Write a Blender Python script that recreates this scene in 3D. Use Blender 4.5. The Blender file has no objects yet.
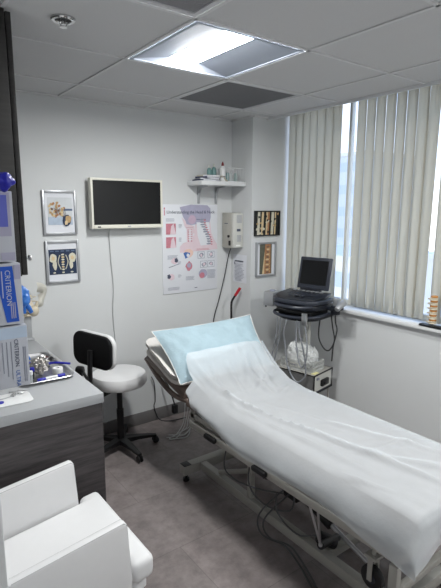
import bpy, bmesh, math, random
from mathutils import Vector, Matrix, noise
random.seed(7)
S = bpy.context.scene
COL = S.collection
R = math.radians

# ------------------------------------------------------------------ camera, world, lights, exposure
def make_camera():
    cam = bpy.data.cameras.new('camera')
    o = bpy.data.objects.new('camera', cam); COL.objects.link(o)
    yaw, pitch, roll = 0.6373, 0.1769, 0.0040
    cy, sy, cp, sp = math.cos(yaw), math.sin(yaw), math.cos(pitch), math.sin(pitch)
    f = Vector((sy*cp, cy*cp, -sp)); r = Vector((cy, -sy, 0)); u = r.cross(f)
    c, s = math.cos(roll), math.sin(roll)
    r2 = c*r + s*u; u2 = -s*r + c*u
    o.matrix_world = Matrix(((r2.x, u2.x, -f.x, -2.5006), (r2.y, u2.y, -f.y, -3.2284), (r2.z, u2.z, -f.z, 1.6871), (0, 0, 0, 1)))
    cam.sensor_fit = 'HORIZONTAL'; cam.sensor_width = 36; cam.lens = 477.3*36/441
    cam.clip_start = 0.02; cam.clip_end = 500
    S.camera = o
make_camera()

WORLD_STRENGTH = 2.4
LAMP_STRENGTH = 105.0
FILL_LAMP_STRENGTH = 130.0  # strength of the added fill lamp

def lin(c):
    return tuple(((v/255)/12.92 if v/255 <= .04045 else ((v/255+.055)/1.055)**2.4) for v in c)

w = bpy.data.worlds.new('sky'); S.world = w; w.use_nodes = True
nt = w.node_tree; nt.nodes.clear()
N = nt.nodes.new; L = nt.links.new
tc = N('ShaderNodeTexCoord'); sep = N('ShaderNodeSeparateXYZ'); L(tc.outputs['Generated'], sep.inputs[0])
ramp = N('ShaderNodeValToRGB'); L(sep.outputs['Z'], ramp.inputs[0])
e = ramp.color_ramp.elements
e[0].position = 0.0; e[0].color = (*lin((222, 225, 228)), 1)
e[1].position = 0.45; e[1].color = (*lin((110, 160, 222)), 1)
e2 = ramp.color_ramp.elements.new(.12); e2.color = (*lin((190, 208, 232)), 1)
nz = N('ShaderNodeTexNoise'); nz.inputs['Scale'].default_value = 5; nz.inputs['Detail'].default_value = 6
L(tc.outputs['Generated'], nz.inputs['Vector'])
cr = N('ShaderNodeValToRGB'); cr.color_ramp.elements[0].position = .5; cr.color_ramp.elements[1].position = .62
L(nz.outputs['Fac'], cr.inputs[0])
mx = N('ShaderNodeMixRGB'); mx.inputs[2].default_value = (*lin((225, 232, 240)), 1)
L(cr.outputs[0], mx.inputs[0]); L(ramp.outputs[0], mx.inputs[1])
bg = N('ShaderNodeBackground'); bg.inputs['Strength'].default_value = WORLD_STRENGTH; L(mx.outputs[0], bg.inputs[0])
wo = N('ShaderNodeOutputWorld'); L(bg.outputs[0], wo.inputs[0])

S.view_settings.view_transform = 'Standard'; S.view_settings.look = 'None'
S.view_settings.exposure = 0.28; S.view_settings.gamma = 1.0
S.view_settings.use_curve_mapping = False

# ------------------------------------------------------------------ materials
MATS = {}
def mat(name, c, rough=.5, metal=0, var=.04, vs=30, bump=0, bs=200, emit=0, trans=0, transl=0, transp=0, coat=0, stretch=None, ior=1.45):
    """procedural principled material; colour in 0-255 sRGB with a gentle noise variation"""
    if name in MATS: return MATS[name]
    m = bpy.data.materials.new(name); m.use_nodes = True; MATS[name] = m
    nt = m.node_tree; n = nt.nodes; l = nt.links; b = n['Principled BSDF']
    c = lin(c)
    tc = n.new('ShaderNodeTexCoord'); mp = n.new('ShaderNodeMapping')
    l.new(tc.outputs['Object'], mp.inputs[0])
    if stretch: mp.inputs['Scale'].default_value = stretch
    nz = n.new('ShaderNodeTexNoise'); nz.inputs['Scale'].default_value = vs; nz.inputs['Detail'].default_value = 4
    l.new(mp.outputs[0], nz.inputs['Vector'])
    mixc = n.new('ShaderNodeMixRGB'); mixc.inputs[1].default_value = (*[x*(1-var*2) for x in c], 1); mixc.inputs[2].default_value = (*[min(1, x*(1+var*2)) for x in c], 1)
    l.new(nz.outputs['Fac'], mixc.inputs[0]); l.new(mixc.outputs[0], b.inputs['Base Color'])
    b.inputs['Roughness'].default_value = rough; b.inputs['Metallic'].default_value = metal
    b.inputs['IOR'].default_value = ior
    b.inputs['Transmission Weight'].default_value = trans
    b.inputs['Coat Weight'].default_value = coat
    if emit:
        b.inputs['Emission Color'].default_value = (*c, 1); b.inputs['Emission Strength'].default_value = emit
    if bump:
        nb = n.new('ShaderNodeTexNoise'); nb.inputs['Scale'].default_value = bs; nb.inputs['Detail'].default_value = 3
        l.new(mp.outputs[0], nb.inputs['Vector'])
        bp = n.new('ShaderNodeBump'); bp.inputs['Strength'].default_value = bump; bp.inputs['Distance'].default_value = .01
        l.new(nb.outputs['Fac'], bp.inputs['Height']); l.new(bp.outputs[0], b.inputs['Normal'])
    out = n['Material Output']; last = b.outputs[0]
    if transl:
        t = n.new('ShaderNodeBsdfTranslucent'); l.new(mixc.outputs[0], t.inputs[0])
        ms = n.new('ShaderNodeMixShader'); ms.inputs[0].default_value = transl; l.new(last, ms.inputs[1]); l.new(t.outputs[0], ms.inputs[2]); last = ms.outputs[0]
    if transp:
        t = n.new('ShaderNodeBsdfTransparent')
        ms = n.new('ShaderNodeMixShader'); ms.inputs[0].default_value = transp; l.new(last, ms.inputs[1]); l.new(t.outputs[0], ms.inputs[2]); last = ms.outputs[0]
    l.new(last, out.inputs[0])
    return m

def floor_material():
    m = mat('vinyl_floor', (98, 92, 91), rough=.42, var=.10, vs=2.5, bump=.06, bs=120)
    nt = m.node_tree; n = nt.nodes; l = nt.links; b = n['Principled BSDF']
    tc = n.new('ShaderNodeTexCoord')
    a = n.new('ShaderNodeTexNoise'); a.inputs['Scale'].default_value = 12; a.inputs['Detail'].default_value = 9; a.inputs['Roughness'].default_value = .68
    l.new(tc.outputs['Object'], a.inputs['Vector'])
    r = n.new('ShaderNodeValToRGB'); el = r.color_ramp.elements
    el[0].position = .34; el[0].color = (*lin((114, 106, 106)), 1); el[1].position = .72; el[1].color = (*lin((146, 138, 136)), 1)
    l.new(a.outputs['Fac'], r.inputs[0])
    br = n.new('ShaderNodeTexBrick'); br.offset = .5; br.inputs['Scale'].default_value = 1
    br.inputs['Brick Width'].default_value = .92; br.inputs['Row Height'].default_value = .46; br.inputs['Mortar Size'].default_value = .0018
    br.inputs['Color1'].default_value = (.95, .95, .95, 1); br.inputs['Color2'].default_value = (1.06, 1.05, 1.05, 1); br.inputs['Mortar'].default_value = (.72, .72, .72, 1)
    l.new(tc.outputs['Object'], br.inputs['Vector'])
    mu = n.new('ShaderNodeMixRGB'); mu.blend_type = 'MULTIPLY'; mu.inputs[0].default_value = 1
    l.new(r.outputs[0], mu.inputs[1]); l.new(br.outputs['Color'], mu.inputs[2]); l.new(mu.outputs[0], b.inputs['Base Color'])
    return m

def wood_material(name, c0, c1, horizontal=True):
    m = mat(name, c0, rough=.5, bump=.05, bs=60, stretch=(1, 1, 14) if horizontal else (14, 14, 1))
    n = m.node_tree.nodes; l = m.node_tree.links; b = n['Principled BSDF']
    nz = [x for x in n if x.type == 'TEX_NOISE'][0]; nz.inputs['Scale'].default_value = 3.5; nz.inputs['Detail'].default_value = 10; nz.inputs['Roughness'].default_value = .7
    r = n.new('ShaderNodeValToRGB'); el = r.color_ramp.elements
    el[0].position = .3; el[0].color = (*lin(c0), 1); el[1].position = .72; el[1].color = (*lin(c1), 1)
    l.new(nz.outputs['Fac'], r.inputs[0]); l.new(r.outputs[0], b.inputs['Base Color'])
    return m

m_wall = mat('wall_paint', (214, 216, 217), rough=.75, var=.01, vs=4, bump=.03, bs=260)
m_ceil = mat('ceiling_tile', (206, 206, 207), rough=.95, var=.03, vs=180, bump=.25, bs=420)
m_tbar = mat('ceiling_grid_paint', (216, 216, 217), rough=.6)
m_floor = floor_material()
m_base = mat('baseboard_vinyl', (112, 110, 110), rough=.5)
m_wood = wood_material('dark_grey_wood', (34, 32, 34), (84, 79, 80))
m_woodv = wood_material('dark_grey_wood_upright', (30, 29, 29), (50, 48, 47), True)
m_count = mat('counter_laminate', (166, 168, 171), rough=.38, var=.01)
m_white = mat('white_plastic', (222, 223, 224), rough=.35, var=.01)
m_offw = mat('offwhite_plastic', (206, 206, 200), rough=.4, var=.01)
m_cream = mat('cream_bezel', (226, 224, 212), rough=.35, var=.01)
m_black = mat('black_plastic', (22, 22, 24), rough=.45, var=.05)
m_blackf = mat('black_fabric', (15, 15, 18), rough=.9, bump=.2, bs=600)
m_screen = mat('dark_screen', (10, 11, 14), rough=.32, var=.02)
m_navy = mat('navy_plastic', (26, 29, 37), rough=.38, var=.03)
m_navyl = mat('slate_plastic', (48, 52, 62), rough=.4, var=.03)
m_steel = mat('brushed_steel', (190, 190, 192), rough=.36, metal=1, var=.03)
m_alum = mat('aluminium_frame', (178, 180, 184), rough=.35, metal=.6, var=.02)
m_leath = mat('white_leatherette', (226, 226, 227), rough=.45, var=.01, bump=.05, bs=300)
m_seam = mat('leather_seam', (176, 176, 178), rough=.6)
m_enamel = mat('grey_enamel', (162, 160, 154), rough=.4, var=.02)
m_brown = mat('brown_vinyl', (112, 98, 90), rough=.42, var=.03, bump=.05, bs=300)
m_paper = mat('tissue_paper', (218, 223, 228), rough=.8, var=.02, vs=18, bump=.12, bs=70, transl=.07, transp=.45)
m_pillow = mat('pale_blue_cover', (158, 180, 190), rough=.75, var=.06, vs=14, bump=.5, bs=30)
m_linen = mat('ivory_linen', (222, 218, 214), rough=.8, var=.03, bump=.2, bs=60)
m_vane = mat('blind_vane_vinyl', (214, 209, 196), rough=.6, var=.01, transl=.21)
m_rail = mat('blind_rail', (196, 197, 198), rough=.5)
m_redg = mat('red_grip', (176, 30, 44), rough=.5)
m_cable = mat('grey_cable', (140, 144, 150), rough=.5)
m_cablew = mat('white_cable', (190, 192, 192), rough=.5)
m_cabled = mat('dark_cable', (52, 52, 54), rough=.5)
m_blue = mat('nitrile_blue', (60, 132, 222), rough=.4, var=.06, transl=.15)
m_deepb = mat('deep_blue', (32, 34, 160), rough=.4, var=.05)
m_boxblue = mat('carton_blue', (28, 84, 190), rough=.45)
m_carton = mat('carton_white', (190, 193, 202), rough=.5, var=.01)
m_sheet = mat('print_paper', (226, 228, 234), rough=.6, var=.005)
m_ink = mat('print_ink', (78, 84, 104), rough=.6)
m_inkl = mat('print_ink_light', (150, 154, 168), rough=.6)
m_inkb = mat('print_ink_blue', (70, 110, 180), rough=.6)
m_pink = mat('print_pink', (226, 206, 214), rough=.6, var=.06, vs=14)
m_pinkd = mat('print_rose', (198, 128, 142), rough=.6, var=.12, vs=80)
m_lilac = mat('print_lilac', (172, 170, 192), rough=.6, var=.06)
m_bone = mat('bone', (206, 196, 176), rough=.5, var=.06, vs=60)
m_disc = mat('spine_disc', (190, 132, 70), rough=.5, var=.06)
m_foil = mat('crumpled_foil', (176, 172, 168), rough=.42, metal=1, var=.12, bump=.3, bs=60)
m_clear = mat('clear_plastic', (225, 232, 234), rough=.12, transp=.55)
m_plastbag = mat('translucent_bag', (234, 236, 236), rough=.3, transp=.06, transl=.1)
m_glass = mat('window_glass', (240, 246, 248), rough=.02, transp=.93)
m_teal = mat('teal_bottle', (120, 160, 158), rough=.3, transp=.15)
m_reddark = mat('dark_red_cap', (120, 26, 30), rough=.4)
m_lens = mat('lamp_diffuser', (254, 255, 253), emit=LAMP_STRENGTH)
m_fill_lens = mat('fill_lamp_diffuser', (254, 255, 253), emit=FILL_LAMP_STRENGTH)
m_troff = mat('troffer_enamel', (168, 176, 190), rough=.5, var=.01)
m_vent = mat('vent_grille', (205, 205, 208), rough=.7, var=.02)
m_hole = mat('vent_holes', (128, 128, 131), rough=.9)
m_chrome = mat('chrome', (200, 200, 200), rough=.12, metal=1)

# ------------------------------------------------------------------ mesh builder
class MB:
    def __init__(s): s.bm = bmesh.new(); s.mats = []
    def mi(s, m):
        if m not in s.mats: s.mats.append(m)
        return s.mats.index(m)
    def _take(s, b, m, M=None):
        if M is not None: bmesh.ops.transform(b, matrix=M, verts=b.verts)
        i = s.mi(m); mp = {}
        for v in b.verts: mp[v] = s.bm.verts.new(v.co)
        for f in b.faces:
            try: nf = s.bm.faces.new([mp[v] for v in f.verts]); nf.material_index = i
            except ValueError: pass
        b.free(); return s
    def box(s, lo, hi, m, bev=0, seg=2, M=None):
        b = bmesh.new(); bmesh.ops.create_cube(b, size=1)
        for v in b.verts: v.co = Vector([lo[k] + (v.co[k]+.5)*(hi[k]-lo[k]) for k in range(3)])
        if bev: bmesh.ops.bevel(b, geom=b.edges[:]+b.verts[:], offset=bev, segments=seg, affect='EDGES', profile=.5)
        return s._take(b, m, M)
    def cyl(s, p0, p1, r0, m, r1=None, seg=20, bev=0):
        p0 = Vector(p0); p1 = Vector(p1); d = p1-p0; r1 = r0 if r1 is None else r1
        b = bmesh.new(); bmesh.ops.create_cone(b, cap_ends=True, segments=seg, radius1=r0, radius2=r1, depth=d.length)
        if bev:
            es = [e for e in b.edges if len(e.link_faces) == 2 and any(len(f.verts) > 4 for f in e.link_faces)]
            bmesh.ops.bevel(b, geom=es, offset=bev, segments=2, affect='EDGES', profile=.5)
        q = Vector((0, 0, 1)).rotation_difference(d.normalized()).to_matrix().to_4x4()
        return s._take(b, m, Matrix.Translation((p0+p1)/2) @ q)
    def sphere(s, c, r, m, sc=(1, 1, 1), sub=3, M=None):
        b = bmesh.new(); bmesh.ops.create_icosphere(b, subdivisions=sub, radius=r)
        for v in b.verts: v.co = Vector((v.co.x*sc[0], v.co.y*sc[1], v.co.z*sc[2]))
        X = Matrix.Translation(c) @ (M if M else Matrix.Identity(4))
        return s._take(b, m, X)
    def tube(s, pts, r, m, seg=8, sub=6, smooth=True):
        pts = [Vector(p) for p in pts]
        if smooth and len(pts) > 2:
            out = []
            for i in range(len(pts)-1):
                a = pts[max(i-1, 0)]; b_ = pts[i]; c = pts[i+1]; d = pts[min(i+2, len(pts)-1)]
                for k in range(sub):
                    t = k/sub
                    out.append(.5*((2*b_)+(-a+c)*t+(2*a-5*b_+4*c-d)*t*t+(-a+3*b_-3*c+d)*t**3))
            out.append(pts[-1]); pts = out
        i_ = s.mi(m); rings = []; up = None
        for i, p in enumerate(pts):
            t = (pts[min(i+1, len(pts)-1)]-pts[max(i-1, 0)]).normalized()
            if up is None:
                up = Vector((0, 0, 1)) if abs(t.z) < .9 else Vector((1, 0, 0))
            n = (up - up.dot(t)*t).normalized(); up = n; bn = t.cross(n)
            rr = r(i/(len(pts)-1)) if callable(r) else r
            rings.append([s.bm.verts.new(p+rr*(math.cos(a)*n+math.sin(a)*bn)) for a in [2*math.pi*k/seg for k in range(seg)]])
        for a, b_ in zip(rings, rings[1:]):
            for k in range(seg):
                f = s.bm.faces.new((a[k], a[(k+1) % seg], b_[(k+1) % seg], b_[k])); f.material_index = i_
        for rg, fl in ((rings[0], 1), (rings[-1], 0)):
            f = s.bm.faces.new(rg[::-1] if fl else rg); f.material_index = i_
        return s
    def lathe(s, prof, m, c=(0, 0, 0), seg=28, M=None):
        b = bmesh.new(); rings = []
        for r, z in prof:
            rings.append([b.verts.new((max(r, 1e-4)*math.cos(2*math.pi*k/seg), max(r, 1e-4)*math.sin(2*math.pi*k/seg), z)) for k in range(seg)])
        for a, b_ in zip(rings, rings[1:]):
            for k in range(seg): b.faces.new((a[k], a[(k+1) % seg], b_[(k+1) % seg], b_[k]))
        b.faces.new(rings[0][::-1]); b.faces.new(rings[-1])
        return s._take(b, m, Matrix.Translation(c) @ (M if M else Matrix.Identity(4)))
    def poly(s, pts, m):
        f = s.bm.faces.new([s.bm.verts.new(p) for p in pts]); f.material_index = s.mi(m); return s
    def prism(s, pts, m, depth, M=None, bev=0):
        """pts: 2D outline (x,y) extruded along z by depth"""
        b = bmesh.new(); lo = [b.verts.new((x, y, 0)) for x, y in pts]
        f = b.faces.new(lo)
        r = bmesh.ops.extrude_face_region(b, geom=[f]); vs = [g for g in r['geom'] if isinstance(g, bmesh.types.BMVert)]
        bmesh.ops.translate(b, vec=(0, 0, depth), verts=vs)
        bmesh.ops.recalc_face_normals(b, faces=b.faces)
        if bev: bmesh.ops.bevel(b, geom=b.edges[:], offset=bev, segments=2, affect='EDGES', profile=.5)
        return s._take(b, m, M)
    def grid(s, fn, nu, nv, m, thick=0):
        i_ = s.mi(m); V = [[s.bm.verts.new(fn(u/nu, v/nv)) for v in range(nv+1)] for u in range(nu+1)]
        for u in range(nu):
            for v in range(nv):
                f = s.bm.faces.new((V[u][v], V[u+1][v], V[u+1][v+1], V[u][v+1])); f.material_index = i_
        return s
    def text(s, body, size, m, M, align='LEFT', extrude=.0004, shear=0):
        cu = bpy.data.curves.new('lettering', 'FONT'); cu.body = body; cu.size = size; cu.align_x = align; cu.align_y = 'CENTER'; cu.extrude = extrude; cu.resolution_u = 3; cu.shear = shear
        o = bpy.data.objects.new('lettering', cu); COL.objects.link(o)
        dg = bpy.context.evaluated_depsgraph_get(); dg.update()
        me = bpy.data.meshes.new_from_object(o.evaluated_get(dg))
        b = bmesh.new(); b.from_mesh(me); bpy.data.objects.remove(o); bpy.data.curves.remove(cu); bpy.data.meshes.remove(me)
        return s._take(b, m, M)
    def build(s, name, parent=None, world=True, sharp=35, recalc=True):
        if recalc: bmesh.ops.recalc_face_normals(s.bm, faces=s.bm.faces)
        if world and parent is not None:
            inv = world_of(parent).inverted()
            bmesh.ops.transform(s.bm, matrix=inv, verts=s.bm.verts)
        th = R(sharp)
        for f in s.bm.faces: f.smooth = True
        for e in s.bm.edges:
            e.smooth = len(e.link_faces) == 2 and e.calc_face_angle(0) < th
        me = bpy.data.meshes.new(name); s.bm.to_mesh(me); s.bm.free()
        for m in s.mats: me.materials.append(m)
        o = bpy.data.objects.new(name, me); COL.objects.link(o)
        if parent is not None: o.parent = parent
        return o

def world_of(o):
    M = Matrix.Translation(o.location) @ o.rotation_euler.to_matrix().to_4x4()
    return world_of(o.parent) @ M if o.parent else M

def thing(name, label, cat, loc=(0, 0, 0), rz=0, group=None):
    o = bpy.data.objects.new(name, None); COL.objects.link(o); o.empty_display_size = .1
    o.location = loc; o.rotation_euler = (0, 0, rz); o['label'] = label; o['category'] = cat
    if group: o['group'] = group
    return o
def tag(o, label, cat, group=None):
    o['label'] = label; o['category'] = cat
    if group: o['group'] = group
    return o
def struct(mb, name, **k):
    o = mb.build(name, **k); o['kind'] = 'structure'; return o
def copy_tree(o, parent=None):
    c = o.copy(); COL.objects.link(c)
    if parent is not None: c.parent = parent
    for ch in [x for x in bpy.data.objects if x.parent == o]: copy_tree(ch, c)
    return c

H = 2.388                 # ceiling
WX = .34                  # window wall
CD = -.264                # column front
SILL = .955
WLEFT = -2.35
GX = -.198                # a grid line of the ceiling (x), and one in y below
GY = -.3845
T = .61

# ------------------------------------------------------------------ room shell
struct(MB().box((-3.4, -4.2, -.05), (.5, .2, 0), m_floor), 'floor')
struct(MB().box((-3.4, 0, 0), (WX+.2, .12, 2.6), m_wall), 'wall_back')
struct(MB().box((0, CD, 0), (WX+.16, 0, 2.6), m_wall), 'wall_column')
b = MB(); b.box((WX, -4.2, 0), (WX+.14, CD, SILL-.025), m_wall); b.box((WX, -4.2, SILL-.025), (WX+.14, -2.9, 2.6), m_wall)
b.box((WX+.105, -2.9, 2.50), (WX+.14, CD, 2.6), m_wall)
struct(b, 'wall_right')
struct(MB().box((WLEFT-.12, -2.352, 0), (WLEFT, 0, 2.6), m_wall, bev=.004), 'wall_left')
struct(MB().box((-3.4, -4.2, 0), (-3.3, 0, 2.6), m_wall), 'wall_entry')
struct(MB().box((-3.4, -4.2, 0), (WX+.14, -4.1, 2.6), m_wall), 'wall_front')
struct(MB().box((-3.4, -4.2, H+.20), (.5, .12, H+.24), m_wall), 'ceiling_slab')
bpy.data.objects['ceiling_slab'].name = 'ceiling'

# suspended ceiling: tiles as cells, leaving the light and vent cells open
xs = [GX-T*k for k in range(-1, 7)]; ys = [GY-T*k for k in range(-1, 8)]
x1, x2, x3 = GX-2*T, GX-T, GX
yB, yA, yC = GY, GY-T, GY-2*T
open_cells = {(round(x1, 2), round(yC, 2)): 'light', (round(x2, 2), round(yA, 2)): 'vent', (round(x1-T, 2), round(yC-T, 2)): 'vent',
              (round(x1+T, 2), round(yC-3*T, 2)): 'fill_light'}
b = MB()
for i in range(len(xs)-1):
    for j in range(len(ys)-1):
        xa, xb = xs[i+1], xs[i]; ya, yb = ys[j+1], ys[j]
        if (round(xa, 2), round(ya, 2)) in open_cells: continue
        xb = min(xb, .145); yb = min(yb, 0); xa = max(xa, -3.3); ya = max(ya, -4.1)
        if xb-xa < .02 or yb-ya < .02: continue
        b.box((xa+.004, ya+.004, H+.006), (xb-.004, yb-.004, H+.02), m_ceil)
struct(b, 'ceiling')
b = MB()
for x in xs[1:]:
    if -3.3 < x < .145: b.box((x-.0075, -4.1, H), (x+.0075, 0, H+.008), m_tbar)
for y in ys[1:]:
    if y > -4.1: b.box((-3.3, y-.0075, H), (.145, y+.0075, H+.008), m_tbar)
b.box((WLEFT, -.022, H-.002), (0, 0, H+.008), m_tbar); b.box((.140, -4.1, H-.014), (.152, CD-.001, H+.16), m_white); b.box((-.022, CD, H-.002), (0, 0, H+.008), m_tbar)
b.box((0, CD-.022, H-.002), (.140, CD, H+.008), m_tbar)
struct(b, 'trim_1')

# baseboards
struct(MB().box((WLEFT, -.010, 0), (-.01, 0, .10), m_base, bev=.003), 'baseboard_back')
struct(MB().box((-.010, CD-.01, 0), (0, 0, .10), m_base, bev=.003), 'baseboard_column')
struct(MB().box((WX-.010, -4.1, 0), (WX, CD, .10), m_base, bev=.003), 'baseboard_right')

# window: frame, mullions, glass, sill
b = MB(); fx0, fx1 = .455, .495
b.box((fx0, -2.9, SILL), (fx1, CD, SILL+.04), m_offw, bev=.003); b.box((fx0, -2.9, 2.47), (fx1, CD, 2.53), m_offw, bev=.003)
for y in (-2.88, -1.85, -.838, CD-.013):
    b.box((fx0, y-.012, SILL+.04), (fx1, y+.012, 2.47), m_offw, bev=.003)
win = struct(b, 'window_1')
g = MB().box((.472, -2.88, SILL+.04), (.476, CD-.02, 2.47), m_glass).build('pane', win)
struct(MB().box((WX-.035, -2.9, SILL-.028), (.5, CD, SILL-.002), m_white, bev=.006), 'trim_2')

# ------------------------------------------------------------------ buildings outside
def building(x, y, z0, z1, wx, wy, c, label, rows, cols):
    t = thing('building', label, 'building', (x, y, z0), 0, None)
    m = mat('facade_%d_%d_%d' % c, c, rough=.8)
    MB().box((x-wx/2, y-wy/2, z0), (x+wx/2, y+wy/2, z1), m).box((x-wx/2-.2, y-wy/2-.2, z1), (x+wx/2+.2, y+wy/2+.2, z1+.5), m_offw).build('facade', t)
    gl = mat('facade_glass', (176, 188, 206), rough=.3)
    n = MB(); hz = (z1-z0)/rows
    for i in range(rows):
        z = z0+hz*(i+.3)
        n.box((x-wx/2-.06, y-wy/2+.4, z), (x-wx/2+.02, y+wy/2-.4, z+hz*.42), gl)
    o = n.build('window_band', t)
    return t
building(60, 43, -40, 9, 14, 9, (196, 202, 212), 'distant pale high-rise tower seen through the blind gap', 16, 1)
building(34, 25.2, -30, -2.6, 10, 12, (214, 212, 208), 'nearer white low block outside the window, below the tower', 9, 1)
building(78, 66, -40, 4, 16, 20, (176, 188, 204), 'hazy grey-blue block on the skyline beside the tower', 14, 1)
tag(MB().box((8, -60, -42), (200, 160, -40), mat('street_ground', (170, 172, 174), rough=.9)).build('street_ground'), '', 'ground')
o = bpy.data.objects['street_ground']; o['kind'] = 'structure'; del o['label']; del o['category']

# ------------------------------------------------------------------ vertical blind
bl = thing('vertical_blind', 'long vertical blind with off-white vanes across the window', 'blind', (.37, -1.5, SILL))
MB().box((.325, -2.88, 2.475), (.415, CD-.002, 2.525), m_rail, bev=.004).build('headrail', bl)
def vane_mesh(y, ang, z0=SILL+.022, z1=2.475, lean=0):
    wv = .092; th = .0009
    def fn(u, v):
        s_ = (u-.5)*wv; bow = .011*(1-(2*u-1)**2)
        d = Vector((math.cos(ang), math.sin(ang), 0)); nrm = Vector((-math.sin(ang), math.cos(ang), 0))
        z = z0+(z1-z0)*v
        p = Vector((.368, y, z))+d*s_-nrm*bow
        p.y += lean*(1-v)
        return p
    b = MB(); b.grid(fn, 6, 8, m_vane)
    r = bmesh.ops.solidify(b.bm, geom=b.bm.faces[:], thickness=th)
    return b
vys = [-.328-.077*k for k in range(7)] + [-1.005-.077*k for k in range(8)] + [-1.650-.077*k for k in range(15)]
for k, y in enumerate(vys):
    phi = math.atan2(y+3.23, 2.87); pit = .079 if k < 7 else .077
    ang = phi+math.asin(min(.95, (pit*math.cos(phi)-.0012)/.092)) if k < 16 else R(72)
    if k == 6: ang = R(84)
    vane_mesh(y, ang+R(random.uniform(-1, 1)), lean=.0 if k != 14 else .010).build('vane', bl, sharp=60)

# ------------------------------------------------------------------ ceiling fittings
def troffer(xa, ya, lens, label):
    t = thing('ceiling_light', label, 'light', (xa+T/2, ya+T/2, H))
    xb, yb = xa+T, ya+T; i = .014
    b = MB()
    for lo, hi in (((xa+i, ya+i, H-.001), (xa+i+.014, yb-i, H+.006)), ((xb-i-.014, ya+i, H-.001), (xb-i, yb-i, H+.006)),
                   ((xa+i+.014, ya+i, H-.001), (xb-i-.014, ya+i+.014, H+.006)), ((xa+i+.014, yb-i-.014, H-.001), (xb-i-.014, yb-i, H+.006))):
        b.box(lo, hi, m_troff)
    b.build('frame', t)
    o_ = .026; zt = H+.034; cx = xa+T/2-.012; hw = .080; ei = .035
    b = MB(); X0, X1, Y0, Y1 = xa+o_, xb-o_, ya+o_, yb-o_
    zc = H+.002
    P = lambda x, y, z: (x, y, z)
    A = [P(X0, Y0, zc), P(X1, Y0, zc), P(X1, Y1, zc), P(X0, Y1, zc)]
    Bq = [P(cx-hw, Y0+ei, zt), P(cx+hw, Y0+ei, zt), P(cx+hw, Y1-ei, zt), P(cx-hw, Y1-ei, zt)]
    for k in range(4): b.poly([A[k], A[(k+1) % 4], Bq[(k+1) % 4], Bq[k]], m_troff)
    b.build('reflector', t, recalc=False)
    b = MB()
    def fn(u, v):
        a = (u-.5)*2
        return Vector((cx+a*hw*.98, Y0+ei+(Y1-Y0-2*ei)*v, zt-.002-.002*(1-a*a)))
    b.grid(fn, 10, 2, lens); b.build('diffuser', t)
    return t
troffer(x1, yC, m_lens, 'square recessed ceiling light glowing above the exam bed')
troffer(x1+T, yC-3*T, m_fill_lens, 'added ceiling fill light, out of view near the door side of the room')  # extra troffer added out of view to brighten walls and shadows
def vent(xa, ya, label):
    t = thing('ceiling_vent', label, 'vent', (xa+T/2, ya+T/2, H))
    b = MB(); i = .014
    for lo, hi in (((xa+i, ya+i), (xa+i+.02, ya+T-i)), ((xa+T-i-.02, ya+i), (xa+T-i, ya+T-i)), ((xa+i+.02, ya+i), (xa+T-i-.02, ya+i+.02)), ((xa+i+.02, ya+T-i-.02), (xa+T-i-.02, ya+T-i))):
        b.box((*lo, H+.001), (*hi, H+.008), m_vent)
    b.build('frame', t)
    b = MB(); n = 60; s_ = (T-.07)/n
    b.box((xa+.033, ya+.033, H+.006), (xa+T-.033, ya+T-.033, H+.009), m_vent)
    for k in range(n):
        x = xa+.035+s_*k
        b.box((x+s_*.25, ya+.037, H+.0045), (x+s_*.75, ya+T-.037, H+.0061), m_hole)
    b.build('grille', t)
vent(x2, yA, 'dark perforated air vent in the ceiling between the light and the corner')
vent(x1-T, yC-T, 'dark air vent in the ceiling, nearer one cut by the top edge of the photo')
t = thing('fire_sprinkler', 'round recessed chrome fire sprinkler head in the ceiling', 'sprinkler', (-1.816, -1.295, H))
MB().lathe([(.030, .006), (.046, .006), (.047, .0), (.042, -.004), (.031, -.003), (.029, .004)], m_chrome, (-1.816, -1.295, H)).build('escutcheon', t)
MB().lathe([(.028, .0045), (.028, .002), (.002, .002)], m_black, (-1.816, -1.295, H)).build('recess_cup', t)
b = MB().cyl((-1.816, -1.295, H+.002), (-1.816, -1.295, H-.016), .007, m_chrome, seg=12)
b.tube([(-1.83, -1.295, H+.001), (-1.831, -1.295, H-.012), (-1.824, -1.295, H-.022), (-1.816, -1.295, H-.024), (-1.808, -1.295, H-.022), (-1.801, -1.295, H-.012), (-1.802, -1.295, H+.001)], .0022, m_chrome)
b.lathe([(.002, -.024), (.014, -.024), (.014, -.026), (.002, -.026)], m_chrome, (-1.816, -1.295, H)).build('deflector', t)

# ------------------------------------------------------------------ counter and cabinets
CZ = .862; CX = -1.703; CY = -1.262
t = thing('base_cabinet', 'dark grey wood-grain base cabinet under the grey counter', 'cabinet', (-2.02, -.64, 0))
MB().box((WLEFT+.003, CY+.018, .09), (CX-.018, -.002, CZ-.047), m_wood).box((WLEFT+.003, CY+.05, 0), (CX-.06, -.002, .09), m_black).build('carcass', t)
MB().box((WLEFT+.003, CY+.006, 0.0), (CX-.006, CY+.018, CZ-.047), m_wood, bev=.001).build('end_panel', t)
for k, (ya, yb) in enumerate(((-1.235, -.83), (-.825, -.42), (-.415, -.012))):
    d = MB().box((CX-.018, ya, .1), (CX-.001, yb, CZ-.2), m_wood, bev=.0015).build('door', t)
    MB().tube([(CX, yb-.05, .48), (CX+.022, yb-.05, .48), (CX+.022, yb-.05, .58), (CX, yb-.05, .58)], .004, m_steel, smooth=False).build('handle', d)
    d = MB().box((CX-.018, ya, CZ-.195), (CX-.001, yb, CZ-.05), m_wood, bev=.0015).build('drawer', t)
    ym = (ya+yb)/2
    MB().tube([(CX, ym-.05, CZ-.12), (CX+.022, ym-.05, CZ-.12), (CX+.022, ym+.05, CZ-.12), (CX, ym+.05, CZ-.12)], .004, m_steel, smooth=False).build('handle', d)
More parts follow.
